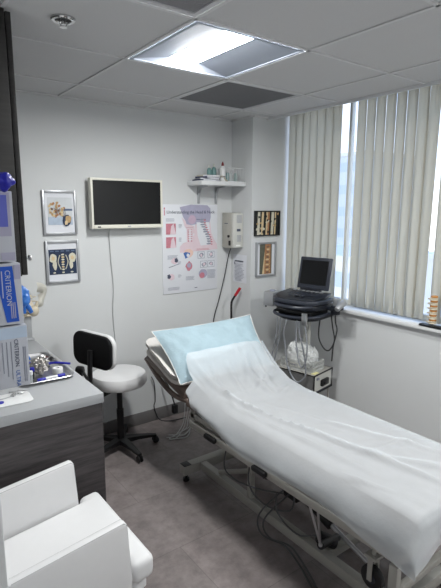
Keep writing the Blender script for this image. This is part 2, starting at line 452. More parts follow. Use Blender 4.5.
ct = thing('countertop', 'light grey laminate countertop along the left wall', 'counter', (-2.02, -.64, CZ))
MB().box((WLEFT+.002, CY, CZ-.046), (CX, -.002, CZ), m_count, bev=.0025).build('worktop', ct)
MB().box((WLEFT+.002, -.022, CZ), (CX, -.002, CZ+.1), m_count, bev=.002).build('backsplash', ct)
t = thing('wall_cabinet', 'tall dark wood wall cabinet hung above the counter', 'cabinet', (-2.19, -.66, 1.425))
MB().box((WLEFT+.003, -1.285, 1.425), (-2.024, -.003, H-.003), m_woodv, bev=.001).build('carcass', t)
for ya, yb in ((-1.283, -.86), (-.857, -.433), (-.43, -.006)):
    d = MB().box((-2.021, ya, 1.428), (-2.002, yb, H-.01), m_woodv, bev=.0015).build('door', t)
    MB().cyl((-2.002, ya+.03, 1.492), (-1.988, ya+.03, 1.492), .005, m_steel, seg=12).cyl((-1.988, ya+.03, 1.492), (-1.978, ya+.03, 1.492), .011, m_steel, seg=16, bev=.002).build('knob', d)

# ------------------------------------------------------------------ things on the back wall
def frame_yplane(name, label, x0, x1_, z0, z1_, y, fm, fw, art, depth=.018, mat_w=.02, group=None):
    """picture frame hung on a wall that faces -y"""
    t = thing(name, label, 'picture', ((x0+x1_)/2, y, z0), 0, group)
    b = MB(); yb = y-depth
    b.box((x0, yb, z0), (x0+fw, y, z1_), fm, bev=.002); b.box((x1_-fw, yb, z0), (x1_, y, z1_), fm, bev=.002)
    b.box((x0+fw, yb, z0), (x1_-fw, y, z0+fw), fm, bev=.002); b.box((x0+fw, yb, z1_-fw), (x1_-fw, y, z1_), fm, bev=.002)
    b.build('frame', t)
    MB().box((x0+fw, y-.007, z0+fw), (x1_-fw, y-.001, z1_-fw), m_sheet).build('mount', t)
    b = MB(); art(b, x0+fw, x1_-fw, z0+fw, z1_-fw, y-.0085); b.build('print', t, recalc=False)
    return t
def rect(b, x0, x1_, z0, z1_, y, m): b.box((x0, y, z0), (x1_, y+.0012, z1_), m)
def blob(b, cx, cz, rx, rz, y, m, n=14, j=.15, seed=0):
    rr = random.Random(seed)
    pts = []
    for k in range(n):
        a = 2*math.pi*k/n; s_ = 1+rr.uniform(-j, j)
        pts.append((cx+rx*s_*math.cos(a), y, cz+rz*s_*math.sin(a)))
    b.poly(pts, m)
p_blue = mat('print_slate_blue', (92, 108, 136), rough=.6, var=.1); p_dblue = mat('print_night_blue', (34, 50, 78), rough=.6, var=.15)
p_ochre = mat('print_ochre', (186, 154, 110), rough=.6, var=.15, vs=90); p_pale = mat('print_pale_grey', (208, 212, 216), rough=.6, var=.05)
p_brown = mat('print_umber', (122, 96, 80), rough=.6, var=.2, vs=90); p_sand = mat('print_sand', (214, 192, 152), rough=.6, var=.12, vs=70)
p_rust = mat('print_rust', (172, 124, 88), rough=.6, var=.2, vs=60); p_blk = mat('print_black', (26, 28, 30), rough=.5)
p_bone = mat('print_bone', (212, 208, 190), rough=.6, var=.08, vs=90)
def art_flowers(b, x0, x1_, z0, z1_, y):
    w_, h = x1_-x0, z1_-z0; rr = random.Random(3)
    rect(b, x0+.02, x1_-.014, z0+.05, z1_-.03, y, p_pale)
    rect(b, x0+.02, x1_-.014, z0+.05, z0+.10, y-.0012, mat('print_ice', (176, 190, 208), rough=.6, var=.1))
    rect(b, x0+w_*.55, x1_-.014, z0+h*.55, z0+h*.6, y-.0012, p_blue)
    for k in range(34):
        a = rr.uniform(0, 6.28); q = rr.random()**.5
        blob(b, x0+w_*.40+q*math.cos(a)*w_*.27, z0+h*.60+q*math.sin(a)*h*.2, .009, .009, y-.0014-.0001*k, (p_ochre, p_sand, p_brown, p_rust)[k % 4], 8, .3, k)
    for k in range(5): b.tube([(x0+w_*(.62+.02*k), y-.002, z0+h*.38), (x0+w_*(.30+.09*k), y-.002, z0+h*.62)], .0012, p_brown, seg=4)
    blob(b, x0+w_*.72, z0+h*.30, w_*.15, h*.15, y-.005, p_dblue, 10, .08, 1)
    blob(b, x0+w_*.77, z0+h*.34, w_*.09, h*.10, y-.0052, p_ochre, 10, .2, 2)
    blob(b, x0+w_*.70, z0+h*.24, w_*.05, h*.06, y-.0054, p_sand, 8, .2, 5)
frame_yplane('picture_frame', 'silver-framed print of yellow and brown flowers, above another frame', -1.560, -1.334, 1.512, 1.801, 0, m_alum, .015, art_flowers)
def art_scan(b, x0, x1_, z0, z1_, y):
    w_, h = x1_-x0, z1_-z0
    rect(b, x0+.006, x1_-.006, z0+h*.17, z0+h*.83, y, p_dblue)
    for k in range(5): rect(b, x0+w_*(.08+.18*k), x0+w_*(.20+.18*k), z0+h*.77, z0+h*.80, y-.001, p_blue)
    for s_ in (-1, 1):
        cx = x0+w_*(.5+s_*.33)
        blob(b, cx, z0+h*.60, w_*.13, h*.12, y-.0015, p_bone, 12, .12, 4+s_)
        blob(b, cx-s_*w_*.05, z0+h*.42, w_*.07, h*.13, y-.0016, p_bone, 10, .15, 6+s_)
        blob(b, cx, z0+h*.60, w_*.06, h*.06, y-.0018, p_sand, 10, .2, 9+s_)
        b.tube([(x0+w_*(.5+s_*.10), y-.002, z0+h*.68), (x0+w_*(.5+s_*.17), y-.002, z0+h*.5), (x0+w_*(.5+s_*.08), y-.002, z0+h*.30)], .0035, p_bone, seg=5)
    for k in range(7): blob(b, x0+w_*.5, z0+h*(.30+.065*k), w_*.055, h*.024, y-.002, (p_bone, p_sand)[k % 2], 8, .15, k+30)
    for k in range(3): blob(b, x0+w_*(.2+.3*k), z0+h*.22, w_*.05, h*.02, y-.0015, p_bone, 8, .2, k+50)
frame_yplane('picture_frame', 'silver-framed dark blue print of pelvic bones, below the flower print', -1.558, -1.330, 1.187, 1.472, 0, m_alum, .015, art_scan)

# television
t = thing('television', 'wall-mounted flat television with cream bezel and switched-off black screen', 'television', (-.998, -.01, 1.54))
tx0, tx1, tz0, tz1, ty = -1.258, -.708, 1.548, 1.890, -.085
b = MB()
b.box((tx0, ty, tz0), (tx0+.016, ty+.05, tz1), m_cream, bev=.003); b.box((tx1-.016, ty, tz0), (tx1, ty+.05, tz1), m_cream, bev=.003)
b.box((tx0+.016, ty, tz1-.016), (tx1-.016, ty+.05, tz1), m_cream, bev=.003); b.box((tx0+.016, ty, tz0), (tx1-.016, ty+.05, tz0+.026), m_cream, bev=.003)
b.box((tx0+.012, ty+.02, tz0+.012), (tx1-.012, ty+.052, tz1-.012), m_cream, bev=.004); b.build('bezel', t)
MB().box((tx0+.0162, ty+.006, tz0+.0262), (tx1-.0162, ty+.012, tz1-.0162), m_screen).build('screen', t)
MB().box((-1.08, ty+.052, 1.62), (-.92, 0, 1.80), m_black, bev=.004).build('wall_bracket', t)
MB().box((tx0+.04, ty-.0012, tz0+.008), (tx0+.062, ty+.001, tz0+.016), m_black).build('button', t)
MB().box((-.995, ty-.001, tz0+.010), (-.970, ty+.001, tz0+.016), m_inkl).build('badge', t)
MB().tube([(-1.106, -.03, 1.545), (-1.105, -.012, 1.48), (-1.098, -.008, 1.32), (-1.086, -.008, 1.12), (-1.097, -.008, .953), (-1.092, -.008, .80), (-1.082, -.008, .62), (-1.09, -.008, .45), (-1.085, -.014, .2), (-1.088, -.014, .115)], .0035, m_cablew, seg=6).build('power_cord', t)

# anatomy poster
pc = thing('poster', 'large white anatomy chart of neck and head with pink drawings', 'poster', (-.415, 0, 1.02))
px0, px1, pz0, pz1, py = -.671, -.150, 1.022, 1.718, -.0062
MB().box((px0, -.006, pz0), (px1, -.0005, pz1), m_sheet, bev=.0008).build('board', pc)
b = MB(); W_, H_ = px1-px0, pz1-pz0
U = lambda u: px0+W_*u
V = lambda v: pz1-H_*v
def rq(u0, v0, u1, v1, m, dy=.001): b.box((U(u0), py-dy, V(v1)), (U(u1), py-dy+.0004, V(v0)), m)
def bp(pts, m, dy=.001): b.poly([(U(u), py-dy, V(v)) for u, v in pts], m)
def el(u, v, ru, rv, m, dy=.001, n=16, j=.06, seed=1): blob(b, U(u), V(v), W_*ru, H_*rv, py-dy, m, n, j, seed)
# shoulders and neck silhouette, hair
bp([(.30, .47), (.36, .43), (.50, .41), (.56, .34), (.58, .20), (.86, .20), (.88, .32), (.93, .40), (.99, .46), (1.0, .52), (.30, .54)], m_pink, .0008)
bp([(.30, .03), (.50, .0), (.80, .005), (.86, .04), (.87, .14), (.84, .22), (.62, .22), (.50, .23), (.42, .22), (.40, .18), (.36, .14), (.33, .08)], m_lilac, .001)
bp([(.33, .14), (.40, .18), (.42, .22), (.50, .23), (.56, .24), (.57, .32), (.50, .34), (.44, .30), (.38, .24), (.36, .19)], m_pink, .0012)
el(.52, .17, .07, .05, mat('print_mauve', (196, 172, 192), rough=.6), .0014, seed=5)
bp([(.60, .20), (.84, .20), (.86, .46), (.68, .47), (.62, .36)], m_sheet, .0013)
for k in range(11):
    t_ = k/10; u = .70+.13*math.sin(t_*2.2)*t_+.03*t_; v = .17+.28*t_
    el(u, v, .045, .011, m_inkl, .0016, 8, .25, k); el(u+.05, v+.008, .022, .009, m_pinkd, .0017, 7, .3, k+20)
for v in (.21, .36): rq(.06, v, .23, v+.12, m_pinkd, .0014); bp([(.13, v+.12), (.15, v+.03), (.19, v), (.23, v+.12)], m_pink, .0018)
rq(.42, .26, .54, .42, m_pink, .0013)
for u in (.44, .50): rq(u, .28, u+.018, .42, m_pinkd, .0016)
for k in range(5): rq(.45, .29+.025*k, .52, .302+.025*k, m_sheet, .0018)
el(.45, .55, .09, .05, mat('print_peach', (232, 200, 186), rough=.6), .0014, seed=8); el(.42, .57, .07, .035, m_inkb, .0016, 10, .35, 3); el(.44, .57, .035, .02, m_sheet, .0018, 8, .3, 4)
el(.46, .70, .06, .055, m_pinkd, .0014, 12, .15, 9); el(.46, .69, .035, .03, m_lilac, .0018, 10, .2, 10)
for k, (u, v) in enumerate(((.62, .54), (.81, .54), (.67, .65), (.81, .65))):
    rq(u, v, u+.13, v+.08, m_inkl, .0012); rq(u+.008, v+.005, u+.122, v+.075, m_sheet, .0015); el(u+.065, v+.04, .04, .028, m_inkl, .0018, 8, .3, k); el(u+.065, v+.04, .024, .018, m_pink, .0021, 8, .3, k+4)
el(.72, .80, .08, .055, m_lilac, .0014, seed=12); el(.70, .82, .05, .035, m_pinkd, .0017, seed=13)
for u, v in ((.20, .63), (.14, .81)): el(u, v, .06, .035, m_pink, .0014, 12, .1, 14); el(u+.03 if v < .7 else u-.04, v-.01, .03, .025, m_ink, .0016, 10, .2, 15)
b.tube([(U(.1), py-.001, V(.70)), (U(.28), py-.001, V(.665))], .003, m_inkl, seg=4)
def lines(u0, u1, v0, n, dv=.012, m=m_inkl):
    for k in range(n): rq(u0, v0+dv*k, u1-random.uniform(0, .03), v0+dv*k+.0045, m, .0012)
lines(.06, .22, .155, 3); lines(.28, .34, .22, 4); lines(.28, .34, .37, 4); lines(.08, .27, .565, 4); lines(.26, .33, .64, 3); lines(.26, .33, .79, 3)
lines(.40, .56, .82, 4); lines(.80, .97, .76, 9); lines(.08, .30, .93, 3); lines(.60, .86, .505, 2, m=m_pinkd); lines(.40, .55, .255, 1, m=m_pinkd); lines(.60, .78, .165, 1, m=m_ink)
rq(.56, .955, .61, .962, m_ink, .0012)
rq(.03, .06, .045, .12, m_pinkd, .0012); el(.038, .045, .012, .012, m_pinkd, .0012)
b.text('Understanding the Head & Neck', .034, m_ink, Matrix.Translation((U(.075), py-.0022, V(.085))) @ Matrix.Rotation(R(90), 4, 'X'), extrude=.0002)
b.build('print', pc, recalc=False)

# wall shelf and what stands on it
SZ = 1.897
sh = thing('wall_shelf', 'small white wall shelf on two grey brackets in the corner', 'shelf', (-.21, -.1, SZ-.03))
MB().box((-.44, -.20, SZ-.034), (-.006, -.002, SZ), m_white, bev=.006, seg=3).build('shelf_board', sh)
for x in (-.335, -.165):
    b = MB(); b.prism([(0, 0), (-.12, 0), (-.12, -.012), (-.035, -.02), (-.014, -.06), (-.008, -.14), (0, -.14)], m_alum, .02, Matrix(((0, 0, 1, x-.01), (1, 0, 0, -.001), (0, 1, 0, SZ-.0305), (0, 0, 0, 1))), bev=.001)
    b.build('bracket', sh)
def booklet(x, y, z, w_, d, h, rz, cm, label):
    t = thing('booklet', label, 'booklet', (x, y, z), rz, 'booklets on the wall shelf')
    MB().box((-w_/2+.002, -d/2+.002, .001), (w_/2-.003, d/2-.002, h-.001), m_sheet).build('pages', t, world=False)
    b = MB(); b.box((-w_/2, -d/2, 0), (w_/2, d/2, .001), cm); b.box((-w_/2, -d/2, h-.001), (w_/2, d/2, h), cm); b.box((-w_/2, -d/2, 0), (-w_/2+.0015, d/2, h), cm); b.build('cover', t, world=False)
m_bk1 = mat('booklet_navy', (58, 62, 92), rough=.5); m_bk2 = mat('booklet_cream', (208, 202, 186), rough=.5); m_bk3 = mat('booklet_grey', (150, 152, 156), rough=.5)
booklet(-.34, -.12, SZ, .17, .13, .010, R(6), m_bk1, 'navy booklet lying at the bottom of the shelf stack')
booklet(-.335, -.122, SZ+.010, .16, .12, .010, R(-12), m_bk3, 'grey booklet second from the bottom of the shelf stack')
booklet(-.325, -.12, SZ+.020, .16, .12, .012, R(14), m_bk1, 'navy booklet lying third up in the shelf stack')
booklet(-.32, -.12, SZ+.032, .15, .11, .012, R(-8), m_bk2, 'cream booklet lying on top of the shelf stack')
t = tag(MB().grid(lambda u, v: Vector((-.235+.05*u, -.192+.11*v+.01*math.sin(6*u), SZ+.022+.018*math.sin(3.1*u+1)*math.cos(2*v)+.006*math.sin(17*u+5*v)-.012*u)), 14, 8, m_bk2).build('crumpled_packet'), 'crumpled cream paper packet lying in front of the white bottle', 'packet')
t = thing('squeeze_bottle', 'white squeeze bottle with dark red cap on the wall shelf', 'bottle', (-.205, -.15, SZ))
MB().lathe([(.019, 0), (.022, .003), (.022, .085), (.019, .10), (.010, .112), (.009, .118)], m_white, (-.205, -.15, SZ)).build('body', t)
MB().lathe([(.0222, .03), (.0225, .031), (.0225, .040), (.0222, .041)], m_ink, (-.205, -.15, SZ), seg=24).build('label_band', t)
MB().lathe([(.010, .118), (.011, .12), (.010, .134), (.005, .145), (.004, .15)], m_reddark, (-.205, -.15, SZ)).build('cap', t)
for x, y, h, lab in ((-.270, -.06, .130, 'teal bottle at the left of the pair behind the white bottle'), (-.225, -.06, .140, 'taller teal bottle right of the other, behind the white bottle')):
    t = thing('bottle', lab, 'bottle', (x, y, SZ), 0, 'teal bottles on the wall shelf')
    MB().lathe([(.017, 0), (.019, .003), (.019, h*.66), (.014, h*.78), (.007, h*.82)], m_teal, (x, y, SZ)).build('body', t)
    MB().lathe([(.008, h*.82), (.009, h*.83), (.009, h*.96), (.006, h)], m_offw, (x, y, SZ)).build('cap', t)
t = thing('wire_basket', 'white wire basket at the right end of the wall shelf', 'basket', (-.105, -.08, SZ))
b = MB(); bx0, bx1, by0, by1, bz0, bz1 = -.175, -.015, -.175, -.04, SZ+.002, SZ+.105
for z in (bz0, bz1): b.tube([(bx0, by0, z), (bx1, by0, z), (bx1, by1, z), (bx0, by1, z), (bx0, by0, z)], .0028, m_white, seg=6, smooth=False)
for k in range(1, 11):
    x = bx0+(bx1-bx0)*k/11
    b.tube([(x, by0, bz1), (x, by0, bz0), (x, by1, bz0), (x, by1, bz1)], .0022, m_white, seg=5, smooth=False)
for k in range(0, 7):
    y = by0+(by1-by0)*k/6
    b.tube([(bx0, y, bz1), (bx0, y, bz0), (bx1, y, bz0), (bx1, y, bz1)], .0022, m_white, seg=5, smooth=False)
b.build('wire_frame', t)
for k, (x, y, c, where) in enumerate(((-.150, -.14, 'a', 'teal vial at the left front of the white wire basket, beside the bottle'), (-.110, -.13, 'b', 'clear vial at the front of the wire basket, next right of the leftmost teal one'), (-.070, -.14, 'a', 'teal vial at the right front of the white wire basket'), (-.04, -.09, 'b', 'clear vial at the right end of the white wire basket'), (-.12, -.07, 'a', 'teal vial at the back of the white wire basket, near the wall'))):
    tag(MB().lathe([(.013, 0), (.015, .002), (.015, .05), (.011, .056), (.011, .064), (.004, .066)], m_teal if c == 'a' else m_clear, (x, y, SZ+.0045)).build('vial'), where, 'vial', 'vials in the wire basket')

# intercom-like wall unit on the column side, notice below
m_beige = mat('beige_plastic', (176, 174, 166), rough=.5)
t = thing('instrument_charger', 'beige wall-mounted medical instrument charger box with grille on the column', 'charger', (0, -.115, 1.37))
MB().box((-.105, -.135, 1.368), (-.002, -.012, 1.655), m_beige, bev=.005).build('housing', t)
sd = MB().box((-.102, -.162, 1.373), (-.004, -.1355, 1.650), m_offw, bev=.003).build('side_cover', t)
b = MB()
for k in range(7): b.box((-.070, -.1635, 1.575+.009*k), (-.018, -.162, 1.579+.009*k), m_inkl)
for k in range(6): b.box((-.066, -.1635, 1.424+.009*k), (-.022, -.162, 1.428+.009*k), m_inkl)
b.box((-.068, -.1638, 1.505), (-.030, -.162, 1.525), m_ink); b.box((-.075, -.1638, 1.384), (-.030, -.162, 1.396), mat('pale_lamp_panel', (236, 236, 232)))
b.build('grille', sd)
MB().cyl((-.105, -.105, 1.465), (-.114, -.105, 1.465), .011, m_black, seg=14).build('dial', t)
MB().box((-.113, -.128, 1.39), (-.1045, -.108, 1.43), m_black, bev=.002).build('socket', t)
MB().box((-.1062, -.09, 1.565), (-.1048, -.045, 1.571), m_ink).build('badge', t)
MB().tube([(-.06, -.08, 1.370), (-.055, -.05, 1.33), (-.06, -.03, 1.26), (-.09, -.02, 1.10), (-.14, -.015, .92), (-.19, -.015, .77), (-.22, -.03, .60), (-.22, -.03, .30), (-.2, -.04, .12)], .0042, m_cabled, seg=6).build('power_cord', t)
t = thing('notice_sheet', 'white printed notice taped below the wall unit', 'notice', (0, -.13, 1.05))
MB().grid(lambda u, v: Vector((-.0016-.004*math.sin(v*3.1)*u, -.035-.18*u, 1.075+.235*v)), 6, 6, m_sheet).build('sheet', t)
b = MB(); b.box((-.0066, -.06, 1.25), (-.006, -.175, 1.26), m_ink)
for k in range(13): b.box((-.0068, -.055-random.uniform(0, .01), 1.09+.0115*k), (-.0062, -.19+random.uniform(0, .05), 1.093+.0115*k), m_inkl)
b.box((-.0068, -.055, 1.225), (-.0062, -.064, 1.247), m_ink); b.build('print', t)

# frames on the column front
def art_tissue(b, x0, x1_, z0, z1_, y):
    rr = random.Random(11); w_, h = x1_-x0, z1_-z0
    rect(b, x0, x1_, z0, z1_, y, p_blk)
    for k, (u, wd, m) in enumerate(((.12, .10, p_bone), (.28, .09, p_sand), (.50, .13, p_rust), (.46, .07, p_sand), (.70, .11, p_bone), (.82, .06, p_sand))):
        b.poly([(x0+w_*(u-wd/2), y-.0012-.0002*k, z0), (x0+w_*(u+wd/2), y-.0012-.0002*k, z0), (x0+w_*(u+wd*.6+.02), y-.0012-.0002*k, z1_), (x0+w_*(u-wd*.4+.02), y-.0012-.0002*k, z1_)], m)
    for k in range(26):
        blob(b, x0+w_*rr.uniform(.05, .95), z0+h*rr.uniform(.06, .94), .011, .009, y-.003-.0001*k, (p_bone, p_blk, p_sand, p_ochre, p_blk)[k % 5], 7, .45, k)
frame_yplane('picture_frame', 'black-framed abstract tan and black print on the white column', .024, .300, 1.468, 1.672, CD, m_black, .010, art_tissue)
def art_spine(b, x0, x1_, z0, z1_, y):
    w_, h = x1_-x0, z1_-z0
    rect(b, x0+w_*.16, x1_-w_*.16, z0+.004, z1_-.004, y, mat('print_dim_green', (92, 92, 80), rough=.6, var=.15))
    b.poly([(x0+w_*.34, y-.0012, z0+.004), (x0+w_*.78, y-.0012, z0+.004), (x0+w_*.76, y-.0012, z1_-.004), (x0+w_*.46, y-.0012, z1_-.004)], p_rust)
    b.poly([(x0+w_*.30, y-.0013, z0+.004), (x0+w_*.42, y-.0013, z0+.004), (x0+w_*.44, y-.0013, z0+h*.8)], p_sand)
    for k in range(11): blob(b, x0+w_*(.60-.02*math.sin(k*.5)), z0+h*(.07+.083*k), w_*.10, h*.030, y-.0016, (p_brown, p_sand)[k % 2], 8, .2, k)
    for k in range(10): blob(b, x0+w_*(.72-.01*k*.5), z0+h*(.1+.083*k), w_*.035, h*.025, y-.0018, p_ochre, 7, .3, k+40)
frame_yplane('picture_frame', 'silver-framed orange print of a spine, lower one on the white column', .043, .264, 1.134, 1.418, CD, m_alum, .014, art_spine)

# walking stick leaning in the corner
t = thing('walking_stick', 'black bent walking stick with red grip leaning in the corner behind the bed', 'walking stick', (-.15, -.14, 0))
MB().tube([(-.13, -.20, .012), (-.118, -.17, .4), (-.108, -.15, .80), (-.106, -.147, .90), (-.100, -.15, .935), (-.078, -.16, .975), (-.063, -.168, 1.0)], .009, m_black).build('shaft', t)
MB().tube([(-.078, -.16, .973), (-.058, -.17, 1.008), (-.040, -.18, 1.04)], .0125, m_redg, seg=10).build('grip', t)
MB().lathe([(.014, 0), (.016, .004), (.012, .03)], m_black, (-.13, -.20, 0)).build('ferrule', t)

# ------------------------------------------------------------------ glove cartons on the left wall
GXF = -2.237; GY0 = -2.125
def carton(z0, z1_, faces, label, gx):
    global GXF
    GXF = gx
    t = thing('glove_carton', label, 'glove box', (-2.29, GY0+.12, z0))
    MB().box((WLEFT+.004, GY0, z0), (GXF, GY0+.24, z1_), m_carton, bev=.0015).build('carton', t)
    if faces: b = MB(); faces(b, z0, z1_); b.build('print', t)
    return t
ROT = Matrix(((0, 1, 0, 0), (0, 0, -1, 0), (-1, 0, 0, 0), (0, 0, 0, 1)))     # text on the -y face reading downward
def dtext(b, s_, size, m, x, z, al='LEFT'): b.text(s_, size, m, Matrix.Translation((x, GY0-.0012, z)) @ ROT, al, extrude=.0002)
def pb(b, x0, x1_, z0, z1_, m, d=.0008): b.box((x0, GY0-d, z0), (x1_, GY0+.0002, z1_), m)
def face_top(b, z0, z1_):
    pb(b, GXF-.045, GXF-.006, z0+.055, z1_-.003, m_lilac); pb(b, GXF-.038, GXF-.012, z0+.075, z1_-.008, mat('carton_violet_blue', (96, 104, 190)), .0012)
    pb(b, GXF-.075, GXF-.048, z0+.11, z1_-.004, mat('carton_magenta', (150, 60, 160)), .0012)
    b.cyl((GXF-.056, GY0-.0016, z0+.058), (GXF-.056, GY0, z0+.058), .013, mat('carton_magenta', (150, 60, 160)), seg=20)
    b.cyl((GXF-.056, GY0-.002, z0+.058), (GXF-.056, GY0, z0+.058), .009, m_carton, seg=20)
    dtext(b, '8', .016, mat('carton_magenta', (150, 60, 160)), GXF-.056, z0+.063)
    pb(b, GXF-.03, GXF-.002, z0+.003, z0+.02, m_lilac, .0012)
def face_mid(b, z0, z1_):
    b.poly([(GXF-.056, GY0-.001, z1_-.006), (GXF-.017, GY0-.001, z1_-.006), (GXF-.010, GY0-.001, z0+.006), (GXF-.036, GY0-.001, z0+.006)], m_boxblue)
    pb(b, GXF-.014, GXF-.001, z1_-.035, z1_-.004, m_lilac, .0012)
    dtext(b, 'CRITERION', .0155, m_carton, GXF-.0285, z1_-.014)
    pb(b, GXF-.041, GXF-.039, z1_-.075, z1_-.016, m_carton, .0014)
    for k in range(3): pb(b, GXF-.026+.004*k, GXF-.024+.004*k, z0+.014, z0+.05, m_lilac, .0014)
    dtext(b, '100', .010, m_inkb, GXF-.054, z0+.030)
def face_low(b, z0, z1_):
    pb(b, GXF-.10, GXF-.001, z1_-.028, z1_-.002, mat('carton_ice', (190, 206, 226)))
    dtext(b, 'CRITERION', .0125, m_ink, GXF-.026, z1_-.030); dtext(b, 'ULTRA', .0125, m_inkb, GXF-.026, z0+.040)
    for k in range(5): pb(b, GXF-.0375-.009*k, GXF-.0355-.009*k, z0+.02+.008*k, z1_-.034, m_inkl)
    for k in range(2): pb(b, GXF-.012+.004*k, GXF-.010+.004*k, z0+.01, z1_-.05, m_inkl)
carton(1.572, 1.722, face_top, 'white glove box with purple print, topmost of three on the wall', -2.240)
carton(1.432, 1.568, face_mid, 'white and blue glove box with vertical lettering, middle of three', -2.233)
carton(1.286, 1.428, face_low, 'white glove box with grey and blue lettering, lowest of three', -2.228)
def glove(c, sc, m, label, seed, fingers=True):
    r_ = random.Random(seed)
    bm = MB(); b2 = bmesh.new(); bmesh.ops.create_icosphere(b2, subdivisions=4, radius=1)
    for v in b2.verts:
        p = v.co.copy(); d = 1+.28*noise.noise(p*1.6+Vector((seed, 0, 0)))+.12*noise.noise(p*4+Vector((0, seed, 0)))
        v.co = Vector((p.x*sc[0], p.y*sc[1], p.z*sc[2]))*d
    bm._take(b2, m, Matrix.Translation(c))
    if fingers:
        for k in range(3):
            a = Vector(c)+Vector((sc[0]*(.1+.3*k-.2), 0, -sc[2]*.5))
            bm.tube([a, a+Vector((.004*k, -.004, -sc[2]*.5)), a+Vector((.010*k-.006, -.006, -sc[2]*1.0))], lambda t: sc[0]*(.30-.12*t), m, seg=8)
    return tag(bm.build('disposable_glove', sharp=80), label, 'glove')
glove((-2.262, -2.135, 1.742), (.024, .022, .020), m_deepb, 'deep blue glove bulging over the top glove box', 2, False)
glove((-2.219, -2.03, 1.475), (.025, .035, .027), m_blue, 'bright blue glove pulled out beside the middle glove box', 5)
glove((-2.216, -2.0, 1.350), (.011, .030, .028), m_blue, 'bright blue glove hanging out of the lowest glove box', 8)

# ------------------------------------------------------------------ bone model at the back of the counter
t = thing('bone_model', 'ivory anatomical bone model on a grey stand at the counter back', 'bone model', (-1.74, -.13, CZ))
bxo, byo = -1.745, -.13
MB().box((bxo-.035, byo-.05, CZ), (bxo+.04, byo+.05, CZ+.014), m_count, bev=.003).box((bxo-.015, byo-.02, CZ+.014), (bxo+.035, byo+.02, CZ+.15), m_count, bev=.003).build('stand', t)
b = MB()
for k in range(5):
    z = CZ+.15+.028*k; b.lathe([(.020, 0), (.024, .004), (.020, .011), (.024, .018), (.020, .022)], m_bone, (bxo+.012+.004*k, byo-.01, z), seg=14)
    b.sphere((bxo+.016+.004*k, byo-.035, z+.01), .010, m_bone, (1.6, 1.3, .6), 2); b.sphere((bxo+.045+.004*k, byo-.02, z+.012), .008, m_bone, (1.7, .8, .6), 2)
b.build('vertebrae', t)
b2 = MB()
def wing(u, v):
    a = -1.9+3.4*u; rr = .015+.058*v
    return Vector((bxo+.085+rr*math.cos(a)*.8+.01*math.sin(3*a), byo-.01-.02*math.sin(v*3)+.012*math.cos(2*a), CZ+.285+rr*math.sin(a)*1.1))
b2.grid(wing, 16, 6, mat('pale_cast', (228, 226, 218), rough=.35, transp=.04)); bmesh.ops.solidify(b2.bm, geom=b2.bm.faces[:], thickness=.005)
b2.build('hip_bone', t)
MB().sphere((bxo+.05, byo-.03, CZ+.185), .032, m_bone, (1, .9, 1.1)).sphere((bxo+.02, byo-.04, CZ+.225), .026, m_bone, (1.1, .9, .9)).tube([(bxo+.05, byo-.03, CZ+.18), (bxo+.07, byo-.03, CZ+.22), (bxo+.08, byo-.02, CZ+.24)], .011, m_bone).build('femur_head', t)

# ------------------------------------------------------------------ tray with instruments on the counter
TZ = CZ
tr = thing('instrument_tray', 'shallow stainless steel tray with rounded corners on the counter', 'tray', (-1.85, -.76, TZ), 0)
def rrect(x0, x1_, y0, y1_, r, n=6):
    P = []
    for cx, cy, a0 in ((x1_-r, y1_-r, 0), (x0+r, y1_-r, 90), (x0+r, y0+r, 180), (x1_-r, y0+r, 270)):
        for k in range(n+1): a = R(a0+90*k/n); P.append((cx+r*math.cos(a), cy+r*math.sin(a)))
    return P
tx0, tx1, ty0, ty1 = -1.985, -1.734, -1.0, -.52
b = MB(); lv = [(0, .0, .03), (0, .0, .0)]
ringsP = [(rrect(tx0-.003, tx1+.003, ty0-.003, ty1+.003, .043), TZ+.0165), (rrect(tx0, tx1, ty0, ty1, .04), TZ+.019), (rrect(tx0+.006, tx1-.006, ty0+.006, ty1-.006, .036), TZ+.018),
          (rrect(tx0+.012, tx1-.012, ty0+.012, ty1-.012, .032), TZ+.004), (rrect(tx0+.018, tx1-.018, ty0+.018, ty1-.018, .028), TZ+.002)]
RV = [[b.bm.verts.new((x, y, z)) for x, y in P] for P, z in ringsP]; mi = b.mi(m_steel)
for A, B_ in zip(RV, RV[1:]):
    for k in range(len(A)): f = b.bm.faces.new((A[k], A[(k+1) % len(A)], B_[(k+1) % len(A)], B_[k])); f.material_index = mi
b.bm.faces.new(RV[-1]); lo = [b.bm.verts.new((v.co.x, v.co.y, TZ+.0005)) for v in RV[-1]]
for k in range(len(lo)): b.bm.faces.new((RV[0][k], RV[0][(k+1) % len(lo)], lo[(k+1) % len(lo)], lo[k]))
b.bm.faces.new(lo[::-1]); b.build('tray', tr)
IZ = TZ+.0028
def marker(x, y, rz, label):
    t = thing('marker_pen', label, 'pen', (x, y, IZ+.0085), rz)
    MB().cyl((-.028, 0, 0), (.03, 0, 0), .0078, m_white, seg=16).build('barrel', t, world=False)
    MB().cyl((.03, 0, 0), (.068, 0, 0), .0085, m_deepb, seg=16, bev=.002).build('cap', t, world=False)
    MB().cyl((-.068, 0, 0), (-.028, 0, 0), .0083, m_deepb, seg=16, bev=.002).build('end_plug', t, world=False)
marker(-1.842, -.955, R(4), 'white and blue marker pen along the front rim of the tray')
t = thing('gauze_roll', 'white gauze roll at the right end of the tray', 'gauze', (-1.785, -.875, IZ))
MB().lathe([(.008, 0), (.024, 0), (.025, .002), (.025, .024), (.024, .026), (.008, .026), (.008, .020), (.008, 0)], m_white, (-1.785, -.875, IZ)).build('roll', t)
b = MB(); b2 = bmesh.new(); bmesh.ops.create_icosphere(b2, subdivisions=4, radius=1)
for v in b2.verts:
    p = v.co.copy(); d = 1+.45*noise.noise(p*3.1)+.3*abs(noise.noise(p*7)); v.co = Vector((p.x*.036, p.y*.036, p.z*.036))*d
